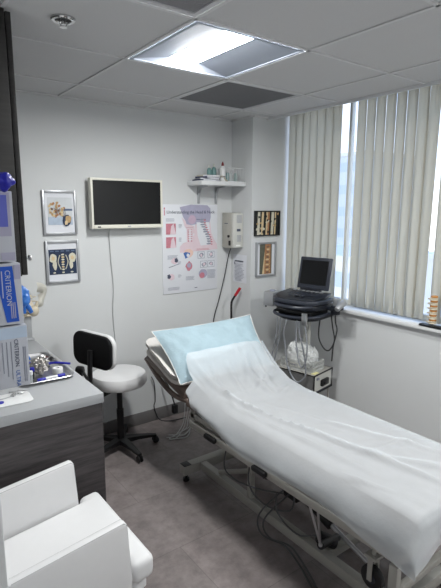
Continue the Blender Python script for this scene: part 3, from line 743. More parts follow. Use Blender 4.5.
b._take(b2, m_foil, Matrix.Translation((-1.868, -.86, IZ+.050)))
tag(b.build('foil_ball', sharp=20), 'crumpled silver foil ball in the middle of the tray', 'foil')
t = thing('steel_box', 'long steel instrument box lying at the back of the tray', 'instrument box', (-1.855, -.71, IZ), R(35))
MB().box((-.03, -.08, 0), (.03, .08, .022), m_steel, bev=.003).build('case', t, world=False)
MB().box((-.032, -.082, .0222), (.032, .082, .029), m_steel, bev=.002).build('lid', t, world=False)
t = thing('kidney_dish', 'small dark maroon dish near the far corner of the tray', 'dish', (-1.77, -.62, IZ))
MB().lathe([(.012, .0), (.022, .001), (.034, .018), (.036, .018), (.036, .0165), (.024, 0)], m_steel, (-1.775, -.62, IZ)).build('bowl', t)
MB().lathe([(.002, .010), (.026, .010), (.026, .0112), (.002, .0112)], mat('maroon_liquid', (84, 44, 48), rough=.3), (-1.775, -.62, IZ)).build('contents', t)
t = thing('blue_tourniquet', 'dark blue rubber strap looped over the right side of the tray', 'tourniquet', (-1.78, -.79, IZ))
b = MB()
for dz in (0, .003): b.tube([(-1.845, -.80, IZ+.012+dz), (-1.81, -.79, IZ+.024+dz), (-1.775, -.80, IZ+.028+dz), (-1.74, -.82, IZ+.025+dz), (-1.705, -.835, IZ+.019+dz)], .0045, m_deepb, seg=8)
b.build('strap', t)
MB().tube([(-1.83, -.77, IZ+.006), (-1.80, -.765, IZ+.018), (-1.77, -.775, IZ+.020)], .004, m_deepb).build('tail', t)
for k, (x, y, m, lab) in enumerate(((-1.915, -.90, m_deepb, 'navy capped tube standing just left of the foil ball'), (-1.935, -.945, m_white, 'white capped tube standing near the left front of the tray'), (-1.905, -.80, m_deepb, 'navy capped tube standing behind the foil ball'))):
    t = thing('specimen_tube', lab, 'tube', (x, y, IZ))
    MB().lathe([(.006, 0), (.009, .002), (.009, .04)], m_clear if k == 1 else m_navy, (x, y, IZ), seg=16).build('body', t)
    MB().lathe([(.0102, .040), (.0105, .042), (.0105, .056), (.009, .058)], m, (x, y, IZ), seg=16).build('cap', t)

# white card holder with clip at the counter front
t = thing('card_holder', 'white plastic card with rounded corners and blue dot by the counter edge', 'card', (-2.08, -1.12, CZ), R(-3))
MB().prism(rrect(-.17, .10, -.055, .085, .03), m_white, .005, Matrix.Translation((0, 0, .0008)), bev=.0015).build('card', t, world=False)
MB().lathe([(.002, 0), (.014, 0), (.014, .003), (.002, .003)], m_deepb, (-.03, -.01, .006)).build('blue_dot', t, world=False)
MB().box((-.14, .028, .0062), (.05, .034, .0085), m_alum, bev=.001, M=Matrix.Rotation(R(14), 4, 'Z')).build('metal_bar', t, world=False)
MB().tube([(.02, .04, .010), (.05, .065, .018), (.085, .06, .013), (.06, .045, .011), (.035, .075, .013), (.02, .085, .010)], .0028, m_steel).tube([(.03, .03, .010), (.055, .055, .02), (.05, .08, .012)], .0028, m_steel).build('clip', t, world=False)

# ------------------------------------------------------------------ armchair
ac = thing('armchair', 'white leatherette armchair in the left foreground', 'armchair', (-2.022, -1.585, 0), R(1))
def P_(b, n, par=None, **k):
    for v in b.bm.verts:                       # the seat and arms rake back
        if v.co.z > .30: v.co.z -= max(0, .25-v.co.x)*.115*min(1, (v.co.z-.30)/.06)
    return b.build(n, par or ac, world=False, **k)
P_(MB().box((-.24, -.222, .355), (.250, .228, .445), m_leath, bev=.026, seg=4).box((.16, -.262, .355), (.251, .262, .4445), m_leath, bev=.026, seg=4), 'seat_cushion')
P_(MB().box((-.245, -.225, .29), (.235, .225, .354), m_leath, bev=.01), 'seat_base')
for s_ in (-1, 1):
    y0, y1_ = (.232, .268) if s_ > 0 else (-.268, -.232)
    a = P_(MB().prism([(-.25, .29), (.145, .29), (.158, .40), (.144, .624), (.131, .637), (-.25, .637)], m_leath, y1_-y0, Matrix(((1, 0, 0, 0), (0, 0, 1, y0), (0, 1, 0, 0), (0, 0, 0, 1))), bev=.010), 'armrest')
    b = MB(); ys_ = (y0+.004, y1_-.004)
    for y in ys_: b.tube([(-.24, y, .6335), (-.1, y, .6335), (.129, y, .6335), (.1405, y, .622), (.153, y, .42)], .0016, m_seam, seg=5, smooth=False)
    P_(b, 'seam', a)
P_(MB().box((-.30, -.27, .29), (-.252, .27, .83), m_leath, bev=.02, seg=3), 'backrest')
for x, y in ((.20, .21), (.20, -.21), (-.25, .22), (-.25, -.22)):
    P_(MB().cyl((x, y, .30), (x+.012*(1 if x > 0 else -1), y, 0), .028, m_leath, r1=.017, seg=4), 'leg')

# ------------------------------------------------------------------ swivel stool
st = thing('swivel_stool', 'white round swivel stool with black back pad and five-star base', 'stool', (-1.185, -.27, 0), R(-14))
def Q_(b, n, p=None): return b.build(n, p or st, world=False)
b = MB().lathe([(.03, .085), (.045, .08), (.048, .06), (.045, .045), (.02, .045)], m_black)
for k in range(5):
    a = R(72*k); d = Vector((math.cos(a), math.sin(a), 0))
    n = Vector((-d.y, d.x, 0)); i = b.mi(m_black)
    prof = [(.035, .028, .05, .085), (.12, .022, .055, .08), (.20, .017, .052, .072), (.255, .014, .050, .064)]
    rings = [[b.bm.verts.new(d*r_+n*w_+Vector((0, 0, z))) for w_, z in ((w0, z0), (w0, z1_), (-w0, z1_), (-w0, z0))] for r_, w0, z0, z1_ in prof]
    for A, B_ in zip(rings, rings[1:]):
        for q in range(4): b.bm.faces.new((A[q], A[(q+1) % 4], B_[(q+1) % 4], B_[q])).material_index = i
    b.bm.faces.new(rings[0]); b.bm.faces.new(rings[-1][::-1])
Q_(b, 'star_base')
for k in range(5):
    a = R(72*k); d = Vector((math.cos(a), math.sin(a), 0)); n = Vector((-d.y, d.x, 0)); c = d*.25
    o = MB().cyl(c+n*.017+Vector((0, 0, .024)), c+n*.005+Vector((0, 0, .024)), .024, m_black, seg=18, bev=.004).cyl(c-n*.017+Vector((0, 0, .024)), c-n*.005+Vector((0, 0, .024)), .024, m_black, seg=18, bev=.004).cyl(c+Vector((0, 0, .024)), c+Vector((0, 0, .056)), .007, m_black, seg=10).box((c.x-.006, c.y-.006, .02), (c.x+.006, c.y+.006, .044), m_black)
    Q_(o, 'caster')
Q_(MB().cyl((0, 0, .06), (0, 0, .30), .025, m_black).cyl((0, 0, .30), (0, 0, .480), .019, m_black), 'gas_column')
Q_(MB().lathe([(.05, .477), (.160, .480), (.182, .490), (.191, .508), (.191, .545), (.180, .566), (.12, .580), (.02, .583)], m_leath, seg=40), 'seat')
# back pad: width runs along local direction
ba = R(236); bd = Vector((math.cos(ba), math.sin(ba), 0))      # from the seat centre towards the back pad
PADC = Vector((-.178, -.168, .795)) ; pa = R(-55)
pu = Vector((math.cos(pa), math.sin(pa), 0)); pn = Vector((-pu.y, pu.x, 0))   # pn faces the seat
if pn.dot(-PADC) < 0: pn = -pn
PADC = Vector((-.200, -.175, .795))
def pad(off, wx, hz, m, th):
    pts = rrect(-wx, wx, -hz, hz, hz*.62, 8)
    b = MB(); bb = bmesh.new(); lo = [bb.verts.new((x, z, 0)) for x, z in pts]; f = bb.faces.new(lo)
    r = bmesh.ops.extrude_face_region(bb, geom=[f]); bmesh.ops.translate(bb, vec=(0, 0, th), verts=[g for g in r['geom'] if isinstance(g, bmesh.types.BMVert)])
    bmesh.ops.recalc_face_normals(bb, faces=bb.faces)
    es = [e for e in bb.edges if any(len(f.verts) > 4 for f in e.link_faces)]
    bmesh.ops.bevel(bb, geom=es, offset=th*.4, segments=3, affect='EDGES', profile=.5)
    M = Matrix(((pu.x, 0, pn.x, PADC.x+pn.x*off), (pu.y, 0, pn.y, PADC.y+pn.y*off), (0, 1, 0, PADC.z), (0, 0, 0, 1))) @ Matrix.Rotation(R(-2), 4, 'Z')
    b._take(bb, m, M); return b
Q_(pad(0, .172, .110, m_blackf, .022), 'back_shell')
Q_(pad(.0222, .176, .114, m_leath, .034), 'back_cushion')
pb_ = PADC-pn*.010
Q_(MB().tube([(pb_.x, pb_.y, .80), (pb_.x-pn.x*.008, pb_.y-pn.y*.008, .62), (pb_.x, pb_.y, .50), (pb_.x*.75, pb_.y*.75, .466), (0, 0, .466)], .016, m_black, seg=8), 'back_bar')
Q_(MB().cyl((-.195, .07, .485), (-.225, .11, .48), .028, m_black, seg=16, bev=.006).cyl((-.04, 0, .465), (-.205, .08, .475), .008, m_black, seg=10), 'height_lever')

Q_(MB().cyl((-.235, .02, .60), (-.275, .045, .60), .034, m_black, seg=20, bev=.008).tube([(pb_.x, pb_.y, .56), (-.235, -.04, .60), (-.24, .02, .60)], .010, m_black), 'tilt_knob')

# ------------------------------------------------------------------ exam table
BX0, BX1 = -1.095, -.485
et = thing('exam_table', 'height-adjustable exam bed with brown padding and grey steel base', 'exam bed', (-.79, -1.6, 0))
b = MB()
xs_ = [(BX0+.012, .540), (BX0+.004, .553), (BX0+.008, .572), (BX0+.022, .592), (BX0+.042, .607), (BX0+.068, .616), (BX0+.10, .619), (BX1-.03, .619), (BX1-.012, .610), (BX1-.004, .595), (BX1-.004, .553), (BX1-.010, .540)]
b.prism(xs_, m_brown, 1.45, Matrix(((1, 0, 0, 0), (0, 0, 1, -2.435), (0, 1, 0, 0), (0, 0, 0, 1))), bev=.003)
b.build('mattress', et)
tilt = R(13)
Mh = Matrix.Translation((0, -.99, .625)) @ Matrix.Rotation(math.pi-tilt, 4, 'X') @ Matrix.Scale(-1, 4, (0, 0, 1))
# local: y grows toward the head after the flip
hb = Vector((0, math.cos(tilt), math.sin(tilt))); hn = Vector((0, -math.sin(tilt), math.cos(tilt)))
H0 = Vector((0, -.985, .628))
def hp(x, a, c): return Vector((x, 0, 0))+H0+hb*a+hn*c
MH = Matrix(((1, 0, 0, 0), (0, hb.y, hn.y, H0.y), (0, hb.z, hn.z, H0.z), (0, 0, 0, 1)))
bk = MB().box((BX0, .0, -.06), (BX1, .50, .0), m_brown, bev=.020, seg=4, M=MH).build('backrest', et)
MB().tube([hp(BX0+.012, .50, -.035), hp(BX0+.005, .30, -.078), hp(BX0+.005, .12, -.085), hp(BX0+.02, -.02, -.05)], .016, m_brown, seg=10).build('backrest_roll', et)
b = MB()
for x in (BX0+.002, BX1-.045):
    b.box((x, -2.40, .432), (x+.030, -1.02, .472), m_enamel, bev=.003)
for y in (-2.40, -1.70, -1.06): b.box((BX0+.035, y, .425), (BX1-.045, y+.03, .539), m_enamel, bev=.002)
b.box((BX0+.012, -2.40, .492), (BX0+.032, -1.02, .522), m_enamel, bev=.002); b.box((BX1-.04, -2.40, .473), (BX1-.012, -1.02, .539), m_enamel, bev=.002)
for y in (-2.36, -1.72, -1.06): b.box((BX0+.012, y, .470), (BX0+.032, y+.03, .541), m_enamel)
b.build('upper_frame', et)
b = MB()
for x in (BX0+.06, BX1-.09): b.box((x, .02, -.085), (x+.025, .46, -.062), m_enamel, bev=.002, M=MH)
b.build('backrest_frame', et)
b = MB()
for y in (-.89, -2.29): b.box((-1.062, y-.03, .052), (-.51, y+.03, .112), m_enamel, bev=.003)
for x in (-.945, -.665): b.box((x, -2.26, .056), (x+.045, -.92, .108), m_enamel, bev=.003)
b.box((-.90, -1.94, .06), (-.665, -1.90, .10), m_enamel, bev=.002)
b.build('base_frame', et)
for x, y in ((-1.062, -.89), (-.51, -.89), (-1.062, -2.29), (-.51, -2.29)):
    s_ = -1 if x < -.8 else 1
    MB().box((x-s_*.027-.026, y-.027, .1122), (x-s_*.027+.026, y+.027, .1160), m_black, bev=.001).build('end_cap', et)
    MB().lathe([(.014, 0), (.020, .003), (.020, .02), (.010, .022), (.010, .052)], m_black, (x-s_*.03, y, 0)).build('foot', et)
for x in (-.938, -.650):
    MB().box((x, -1.405, .109), (x+.03, -1.372, .424), m_enamel, bev=.002).build('post', et)
    if x > -.8: MB().box((x, -2.16, .109), (x+.03, -2.13, .424), m_enamel, bev=.002).build('post', et)
    MB().cyl((x+.015, -1.10, .12), (x+.015, -1.70, .424), .014, m_enamel, seg=12).build('lift_arm', et)
MB().box((BX0+.004, -2.395, .24), (BX0+.034, -2.36, .418), m_enamel, bev=.003).build('foot_post', et)
MB().box((BX0+.034, -2.392, .285), (-.66, -2.365, .315), m_enamel, bev=.003).build('foot_crossbar', et)
MB().cyl((-.80, -1.62, .235), (-.80, -1.86, .155), .028, m_black, seg=16, bev=.005).box((-.845, -1.66, .18), (-.775, -1.56, .29), m_black, bev=.008).cyl((-.80, -1.86, .155), (-.80, -2.10, .085), .012, m_steel, seg=12).build('actuator', et)
MB().cyl((-1.03, -1.90, .42), (-.985, -1.95, .19), .0055, m_steel, seg=8).cyl((-1.03, -1.96, .42), (-.985, -1.95, .19), .0055, m_steel, seg=8).sphere((-.985, -1.95, .19), .011, m_steel, sub=2).build('gas_strut', et)
MB().cyl((-.985, -1.95, .185), (-.83, -1.92, .14), .018, m_black, seg=12).cyl((-.93, -1.89, .17), (-.86, -1.93, .13), .030, m_black, seg=16, bev=.004).build('motor', et)
w_ = MB().cyl((-.985, -2.218, .205), (-.957, -2.218, .205), .052, m_black, seg=28, bev=.008).cyl((-.989, -2.218, .205), (-.953, -2.218, .205), .022, m_navyl, seg=18).cyl((-.991, -2.218, .205), (-.988, -2.218, .205), .008, m_steel, seg=12)
w_.build('transport_wheel', et)
MB().box((-.952, -2.228, .20), (-.944, -2.208, .30), m_enamel).box((-.998, -2.228, .20), (-.992, -2.208, .30), m_enamel).box((-.998, -2.245, .296), (-.944, -2.19, .310), m_enamel, bev=.002).cyl((-.97, -2.218, .31), (-.97, -2.218, .432), .010, m_enamel, seg=12).box((-1.062, -2.235, .425), (-.52, -2.20, .450), m_enamel, bev=.002).build('wheel_fork', et)
for y, z in ((-1.255, .455), (-1.66, .455)):
    k_ = MB().box((BX0-.026, y-.05, z-.012), (BX0+.001, y+.05, z+.016), m_black, bev=.010, seg=3).build('lever_grip', et)
MB().tube([(BX0+.0, -1.68, .43), (BX0+.04, -1.66, .40), (-.93, -1.58, .33)], .006, m_cabled).build('lever_rod', et)
for pts in ([(-.80, -1.10, .46), (-.93, -1.15, .22), (-.98, -1.30, .20), (-.96, -1.48, .22), (-.90, -1.62, .24)],
            [(-.86, -1.35, .40), (-.97, -1.42, .24), (-.97, -1.55, .17), (-.93, -1.70, .20), (-.86, -1.66, .26)],
            [(-.95, -1.62, .26), (-.975, -1.66, .18), (-.96, -1.78, .13), (-.93, -1.88, .17)],
            [(-.86, -1.60, .25), (-.99, -1.54, .12), (-.992, -1.56, .012), (-.955, -1.69, .010), (-.99, -1.83, .010), (-1.045, -1.96, .010), (-1.09, -2.10, .010)],
            [(-.86, -1.62, .22), (-.985, -1.57, .10), (-.975, -1.60, .010), (-.935, -1.71, .010), (-.975, -1.85, .010), (-1.03, -1.98, .010)]):
    MB().tube(pts, .0045, mat('mid_grey_cable', (84, 84, 86)), seg=8).build('control_cable', et)

# bundle of pale leads on the floor below the bed head
t = thing('cable_bundle', 'tangle of pale cables with black plug under the bed head', 'cables', (-.72, -.32, 0))
for k in range(4):
    r_ = random.Random(k+3)
    pts = [(-.60+.02*k, -.20-.03*k, .22), (-.64+.02*k, -.24, .06), (-.70+.03*k, -.28, .012), (-.77+r_.uniform(-.05, .05), -.35+r_.uniform(-.04, .04), .008), (-.84+r_.uniform(-.04, .04), -.33+r_.uniform(-.05, .03), .008), (-.72, -.38+r_.uniform(-.03, .03), .008), (-.62, -.30, .008)]
    MB().tube(pts, .0032, m_cablew, seg=6).build('cable', t)
MB().box((-.70, -.19, .10), (-.66, -.15, .17), m_black, bev=.006).tube([(-.68, -.17, .17), (-.70, -.12, .30), (-.72, -.06, .37)], .006, m_cabled).build('plug', t)
t = tag(MB().tube([(-.80, -.022, .38), (-.775, -.02, .31), (-.769, -.018, .18), (-.78, -.018, .12), (-.74, -.03, .01), (-.68, -.10, .008), (-.55, -.12, .008)], .004, m_cabled, seg=6).build('power_lead'), 'dark power lead hanging down the wall behind the stool', 'cable')

# folded ivory cushions on the backrest
def cushion(a0, a1, x0, x1_, c0, th, m, label, seed, extra, cat='pillow', name='flat_pillow'):
    ta = tilt+extra; kb_ = Vector((0, math.cos(ta), math.sin(ta))); kn_ = Vector((0, -math.sin(ta), math.cos(ta)))
    hq = lambda x, a, c: Vector((x, 0, 0))+H0+kb_*a+kn_*c
    b = MB(); bb = bmesh.new(); bmesh.ops.create_cube(bb, size=1)
    bmesh.ops.bevel(bb, geom=bb.edges[:], offset=.12, segments=3, affect='EDGES', profile=.5)
    bmesh.ops.subdivide_edges(bb, edges=bb.edges[:], cuts=3, use_grid_fill=True)
    for v in bb.verts:
        u, w_, z = v.co
        puff = 1+.18*(1-(2*u)**2)*(1-(2*w_)**2)
        q = hq(x0+(x1_-x0)*(u+.5), a0+(a1-a0)*(w_+.5), c0+th*((z+.5)*puff))
        q += Vector((noise.noise(q*9+Vector((seed, 0, 0))), noise.noise(q*9+Vector((0, seed, 0))), noise.noise(q*11)))*.005
        v.co = q
    b._take(bb, m); return tag(b.build(name, sharp=60), label, cat)
cushion(.06, .48, BX0-.030, BX1+.01, .003, .026, m_linen, 'ivory flat pillow lying directly on the bed backrest, under another', 3, R(4))
cushion(.07, .50, BX0-.038, BX1+.0, .033, .026, m_linen, 'second ivory flat pillow, stacked just below the blue one', 8, R(8))

# blue pillow
PA = [Vector(p) for p in ((-1.135, -.665, .935), (-.415, -.755, .965), (-.475, -1.06, .70), (-1.125, -.985, .685))]
def pil_pt(u, v):   # u across, v from head edge to foot edge
    return (PA[0]*(1-u)+PA[1]*u)*(1-v)+(PA[3]*(1-u)+PA[2]*u)*v
PN = (PA[1]-PA[0]).cross(PA[3]-PA[0]).normalized()
if PN.z < 0: PN = -PN
def pil_h(u, v):
    e_ = max(0, (1-(2*u-1)**4))*max(0, (1-(2*v-1)**4)); return .055*e_**.6
def crease(u, v):
    q = Vector((u*5, v*3, 1.3)); return .010*noise.noise(q)+.008*noise.noise(q*2.7)+.005*abs(noise.noise(q*5))+.005*math.sin(30*u-17*v+4*noise.noise(q))*(1-.6*v)
b = MB(); nU, nV = 40, 24
def edge_in(u, v):
    cu, cv = 2*u-1, 2*v-1
    return Vector((-cu*.018*(1-cv*cv), 0, 0))+(-(PA[3]-PA[0]).normalized()*cv*.014*(1-cu*cu))
for sgn in (1, -1):
    def fn(u, v, sgn=sgn):
        p = pil_pt(u, v)+edge_in(u, v)
        e_ = min(1, 8*min(u, 1-u, v, 1-v))
        return p+PN*(sgn*pil_h(u, v)*(1 if sgn > 0 else .55)+crease(u, v)*e_)
    b.grid(fn, nU, nV, m_pillow)
bmesh.ops.remove_doubles(b.bm, verts=b.bm.verts, dist=.0006)
pl = b.build('pillow', sharp=70)
ring = [(k/20, 0) for k in range(20)]+[(1, k/12) for k in range(12)]+[(1-k/20, 1) for k in range(20)]+[(0, 1-k/12) for k in range(13)]
MB().tube([pil_pt(u, v)+edge_in(u, v) for u, v in ring], .003, m_linen, seg=6, sub=2).build('piping', pl)
tag(pl, 'pale blue covered pillow propped at the head of the bed', 'pillow')

# disposable sheet over the bed
def lerp_tab(tab, x):
    if x <= tab[0][0]: return tab[0][1]
    for (a, b_), (c, d) in zip(tab, tab[1:]):
        if x <= c: return b_+(d-b_)*(x-a)/(c-a)
    return tab[-1][1]
hem = [(-2.52, .455), (-2.44, .455), (-2.18, .50), (-1.93, .515), (-1.75, .50), (-1.59, .490), (-1.38, .517), (-1.33, .535), (-1.18, .572), (-1.10, .60)]
prof = [(-2.462, .50), (-2.468, .54), (-2.466, .58), (-2.460, .610), (-2.44, .632), (-2.38, .637), (-1.60, .637), (-1.36, .639), (-1.22, .660), (-1.13, .703), (-1.06, .755), (-1.01, .798), (-.975, .830), (-.952, .851)]
# arc-length parameter
cum = [0]
for (a, b_), (c, d) in zip(prof, prof[1:]): cum.append(cum[-1]+math.hypot(c-a, d-b_))
def prof_at(s_):
    s_ *= cum[-1]
    for k in range(len(cum)-1):
        if s_ <= cum[k+1]+1e-9:
            t = (s_-cum[k])/(cum[k+1]-cum[k]); return (prof[k][0]+(prof[k+1][0]-prof[k][0])*t, prof[k][1]+(prof[k+1][1]-prof[k][1])*t)
    return prof[-1]
folds = [((-.72, -.96), (-.70, -1.32), .011, .018), ((-.60, -.98), (-.66, -1.3), .008, .014), ((-1.03, -1.0), (-.93, -1.5), .010, .018), ((-.93, -.97), (-1.0, -1.35), .008, .015), ((-.83, -1.02), (-.86, -1.25), .008, .012), ((-.52, -1.15), (-.78, -1.25), .007, .014), ((-.98, -1.25), (-.78, -2.45), .013, .016), ((-.86, -1.35), (-.62, -2.2), .006, .02), ((-1.02, -1.20), (-.95, -2.2), .008, .018), ((-.74, -1.05), (-.72, -1.35), .010, .014), ((-.9, -2.0), (-.6, -2.44), .009, .014),
         ((-.55, -1.3), (-.70, -1.36), .006, .012), ((-.75, -1.75), (-.52, -2.4), .007, .011), ((-.8, -2.05), (-.5, -2.15), .005, .012), ((-.66, -1.0), (-.80, -1.22), .008, .016), ((-1.0, -2.3), (-1.09, -2.0), .006, .012)]
def fold_h(x, y):
    h = 0
    for (ax, ay), (bx, by), amp, wd in folds:
        dx, dy = bx-ax, by-ay; L2 = dx*dx+dy*dy; t = ((x-ax)*dx+(y-ay)*dy)/L2
        tt = max(0, min(1, t)); px_, py_ = ax+dx*tt, ay+dy*tt
        wob = .016*noise.noise(Vector((x*2.2, y*2.2, ax*9)))
        wd_ = wd
        d = math.hypot(x-px_, y-py_)+wob; fade = math.sin(math.pi*max(.02, min(.98, tt)))**.5
        h += amp*fade*math.exp(-(d/wd)**2)
    return h
XF, XN = BX1+.000, BX0+.034
def sheet_fn(u, v):
    tt_ = max(0, min(1, (u-.06)/.64)); cut = .09*max(0, (tt_-.86)/.14)**2+.012*max(0,.3-tt_)
    if u > .70: cut = .09
    y, z = prof_at(v*(1-cut*max(0, (v-.5)*2)))
    head = max(0, min(1, (y+1.15)/.2))
    xf, xn = XF+.004, XN-.062*head
    # across: far drape, top, near drape
    far = .06; near = .30
    wob = .006*noise.noise(Vector((u*8, y*9, 3)))
    footd = max(0, min(1, (.62-z)/.15)) if y < -2.43 else 0
    if u < far:
        t = 1-u/far
        dz = .055*t*(1-head*.3)
        p = Vector((xf+.010*t, y, z-dz))
    elif u < 1-near:
        t = (u-far)/(1-near-far); x = xf+(xn-xf)*t
        ed = min(t, 1-t); rd = .012*max(0, 1-ed/.06)**2*(1+.8*head)
        p = Vector((x, y, z-rd))
        if y > -2.43:
            p.z += 2.3*fold_h(x, y)+.006*abs(noise.noise(Vector((x*7, y*5, 0))))+.0025*noise.noise(Vector((x*19, y*13, 5)))
        if head > 0: # follow the pillow's rounded face
            q = (t-.5)*2; p.z += .016*head*(1-q*q)-.008*head-.02*head*max(0, abs(q)-.8)/.2; p.y += -.02*head*(1-q*q)+.035*head*max(0, q)**2
    else:
        t = (u-(1-near))/near
        zh = lerp_tab(hem, y)
        if y > -1.10: zh = z-.06-.04*(1-head)
        ztop = z-.012*(1+.8*head)
        zz = ztop+(min(zh, ztop-.03)-ztop)*t
        bulge = .014*math.sin(min(1, t*1.1)*1.9)+.006*math.sin(y*17+2*t)*t+.014*noise.noise(Vector((y*5, t*2.0, 7)))*t
        p = Vector((xn-.052*math.sin(min(1, t*1.15)*math.pi/2)*(1-.15*head)-bulge*.7-.006, y, zz))
        if head > 0: p.y -= .035*head*(1+0*t); p.y -= .05*head*t; p.x -= .012*head
        if y < -2.38:  # corner falls diagonally
            c_ = min(1, (-2.38-y)/.09); p.x += -.01*c_*t; p.y -= .01*c_*t
    if footd: p.y += -.014*footd*(1+.8*math.sin(p.x*23+1))-.006*footd
    return p
b = MB(); b.grid(sheet_fn, 90, 170, m_paper)
sh_ = b.build('paper_sheet', sharp=80); tag(sh_, 'thin white disposable sheet spread over the exam bed and pillow', 'sheet')

# ------------------------------------------------------------------ ultrasound trolley
CR = R(12); CO = (.085, -.765)
cart = thing('equipment_trolley', 'tall grey equipment trolley with open lower shelf box by the window', 'trolley', (CO[0], CO[1], 0), CR)
def K_(b, n, p=None, **k): return b.build(n, p or cart, world=False, **k)
# lower box (shell with open end) z .33-.50
b = MB(); bx, by = .132, .205
b.box((-bx, -by, .488), (bx, by, .50), m_enamel, bev=.002); b.box((-bx, -by, .355), (bx, by, .367), m_navyl, bev=.002)
b.box((-bx, -by+.01, .367), (-bx+.010, by, .488), mat('trolley_grey_side', (112, 112, 112), rough=.5)); b.box((bx-.010, -by+.01, .367), (bx, by, .488), mat('trolley_grey_side', (112, 112, 112), rough=.5))
b.box((-bx+.01, by-.012, .367), (bx-.01, by, .488), m_enamel)
K_(b, 'shelf_box')
b = MB(); pts = [(-bx, -by-.001, .357), (bx, -by-.001, .357), (bx, -by-.001, .497), (-bx, -by-.001, .497), (-bx, -by-.001, .357)]
b.tube(pts, .0055, m_black, seg=8, smooth=False); b.tube([(-bx, -by, .497), (-bx, by, .497)], .004, m_black, seg=6); b.tube([(bx, -by, .497), (bx, by, .497)], .004, m_black, seg=6)
K_(b, 'edge_trim')
K_(MB().box((-bx+.012, -by+.004, .369), (bx-.012, -by+.010, .486), m_offw), 'end_panel')
K_(MB().box((-.035, -by-.016, .395), (.065, -by+.004, .445), m_black, bev=.006).box((-.09, -by-.004, .455), (-.06, -by+.004, .47), m_inkl).box((-.02, -by-.024, .41), (.03, -by-.016, .43), m_black, bev=.003), 'power_socket')
K_(MB().box((.07, -.025, .09), (.105, .025, .93), m_offw, bev=.006), 'column')
b = MB()
for s_ in (-1, 1):
    b.tube([(.085, 0, .10), (-.02, s_*.14, .085), (-.14, s_*.20, .075)], .018, m_enamel, seg=10); b.tube([(.085, 0, .10), (.12, s_*.12, .085), (.13, s_*.19, .075)], .018, m_enamel, seg=10)
K_(b, 'base')
for x, y in ((-.14, .20), (-.14, -.20), (.13, .19), (.13, -.19)):
    K_(MB().cyl((x-.012, y, .032), (x+.012, y, .032), .032, m_black, seg=20, bev=.005).cyl((x, y, .03), (x, y, .08), .008, m_steel, seg=10), 'caster')
for x, y in ((-bx+.012, by-.015), (bx-.012, by-.015), (-bx+.012, -by+.02), (bx-.012, -by+.02)):
    K_(MB().cyl((x, y, .09), (x, y, .356), .007, m_enamel, seg=10), 'support_rod')
# round-front tray
pts = [(.15, .145), (.15, -.19)]+[(-.06-.13*math.cos(R(a)), -.022-.17*math.sin(R(a))) for a in range(80, -81, -10)]
K_(MB().prism(pts, m_navy, .030, Matrix.Translation((0, 0, .895)), bev=.006), 'tray')
K_(MB().tube([(.14, .15, .935), (-.09, .165, .932), (-.17, .12, .925), (-.195, 0, .92), (-.17, -.14, .925), (-.09, -.205, .932), (.14, -.20, .935)], .011, m_navyl, seg=8), 'rail')
K_(MB().prism([(.10, .165), (.10, -.165), (-.12, -.15), (-.15, 0), (-.12, .15)], m_black, .036, Matrix.Translation((0, 0, .9255)), bev=.006), 'docking_block')
K_(MB().box((-.205, -.165, .88), (-.185, -.125, .965), m_steel, bev=.003), 'bracket')
for s_ in (-1,):
    K_(MB().box((.0, min(s_*.205, s_*.30), .965), (.09, max(s_*.205, s_*.30), .988), m_navy, bev=.008).cyl((.045, s_*.255, .935), (.045, s_*.255, 1.0), .034, m_navy, seg=20, bev=.006), 'probe_holder')

# the portable ultrasound machine
us = thing('ultrasound_machine', 'dark portable ultrasound machine with raised black screen on the trolley', 'ultrasound machine', (CO[0], CO[1], .966), CR)
def U_(b, n, p=None, **k): return b.build(n, p or us, world=False, **k)
pts = [(.12, .198), (.12, -.198), (.0, -.208), (-.10, -.188), (-.160, -.13), (-.178, -.045), (-.178, .045), (-.160, .13), (-.10, .188), (.0, .208)]
U_(MB().prism(pts, m_navy, .040, Matrix.Translation((0, 0, .002)), bev=.012).prism([(x*1.03, y*1.03) for x, y in pts], m_navyl, .030, Matrix.Translation((0, 0, .044)), bev=.010), 'body')
MT = Matrix.Translation((0, 0, .079)) @ Matrix.Rotation(R(-6), 4, 'Y')
kb = U_(MB().prism([(x*.93, y*.93) for x, y in pts], m_navy, .016, Matrix.Translation((0, 0, .001)) @ MT, bev=.005), 'control_deck')
b = MB()
for r_ in range(3):
    for c in range(9): b.box((.03-.028*r_, -.128+.028*c, .0172), (.052-.028*r_, -.106+.028*c, .0205), m_navyl, bev=.002, M=MT)
U_(b, 'keys', kb)
b = MB()
for c in range(7): b.box((.070, -.13+.038*c, .0172), (.092, -.102+.038*c, .024), m_alum, bev=.002, M=MT)
U_(b, 'soft_buttons', kb)
U_(MB().cyl((-.08, 0, .094), (-.08, 0, .104), .020, m_navyl, seg=20, bev=.003).cyl((-.08, .055, .094), (-.08, .055, .101), .014, m_navyl, seg=16, bev=.002).cyl((-.08, -.055, .094), (-.08, -.055, .101), .014, m_navyl, seg=16, bev=.002), 'trackball', kb)
U_(MB().tube([(-.09, .165, .035), (-.16, .13, .030), (-.198, .06, .028), (-.205, 0, .028), (-.198, -.06, .028), (-.16, -.13, .030), (-.09, -.165, .035)], .013, m_navyl, seg=10), 'carry_handle')
MS = Matrix.Translation((.118, -.012, .118)) @ Matrix.Rotation(R(12), 4, 'Y')
sc = U_(MB().box((-.004, -.136, .0), (.018, .136, .245), m_navyl, bev=.008, seg=3, M=MS), 'display_housing')
U_(MB().box((-.0075, -.113, .035), (-.0042, .113, .22), m_screen, M=MS), 'screen', sc)
U_(MB().box((.105, -.09, .085), (.135, .09, .125), m_navy, bev=.006), 'hinge')

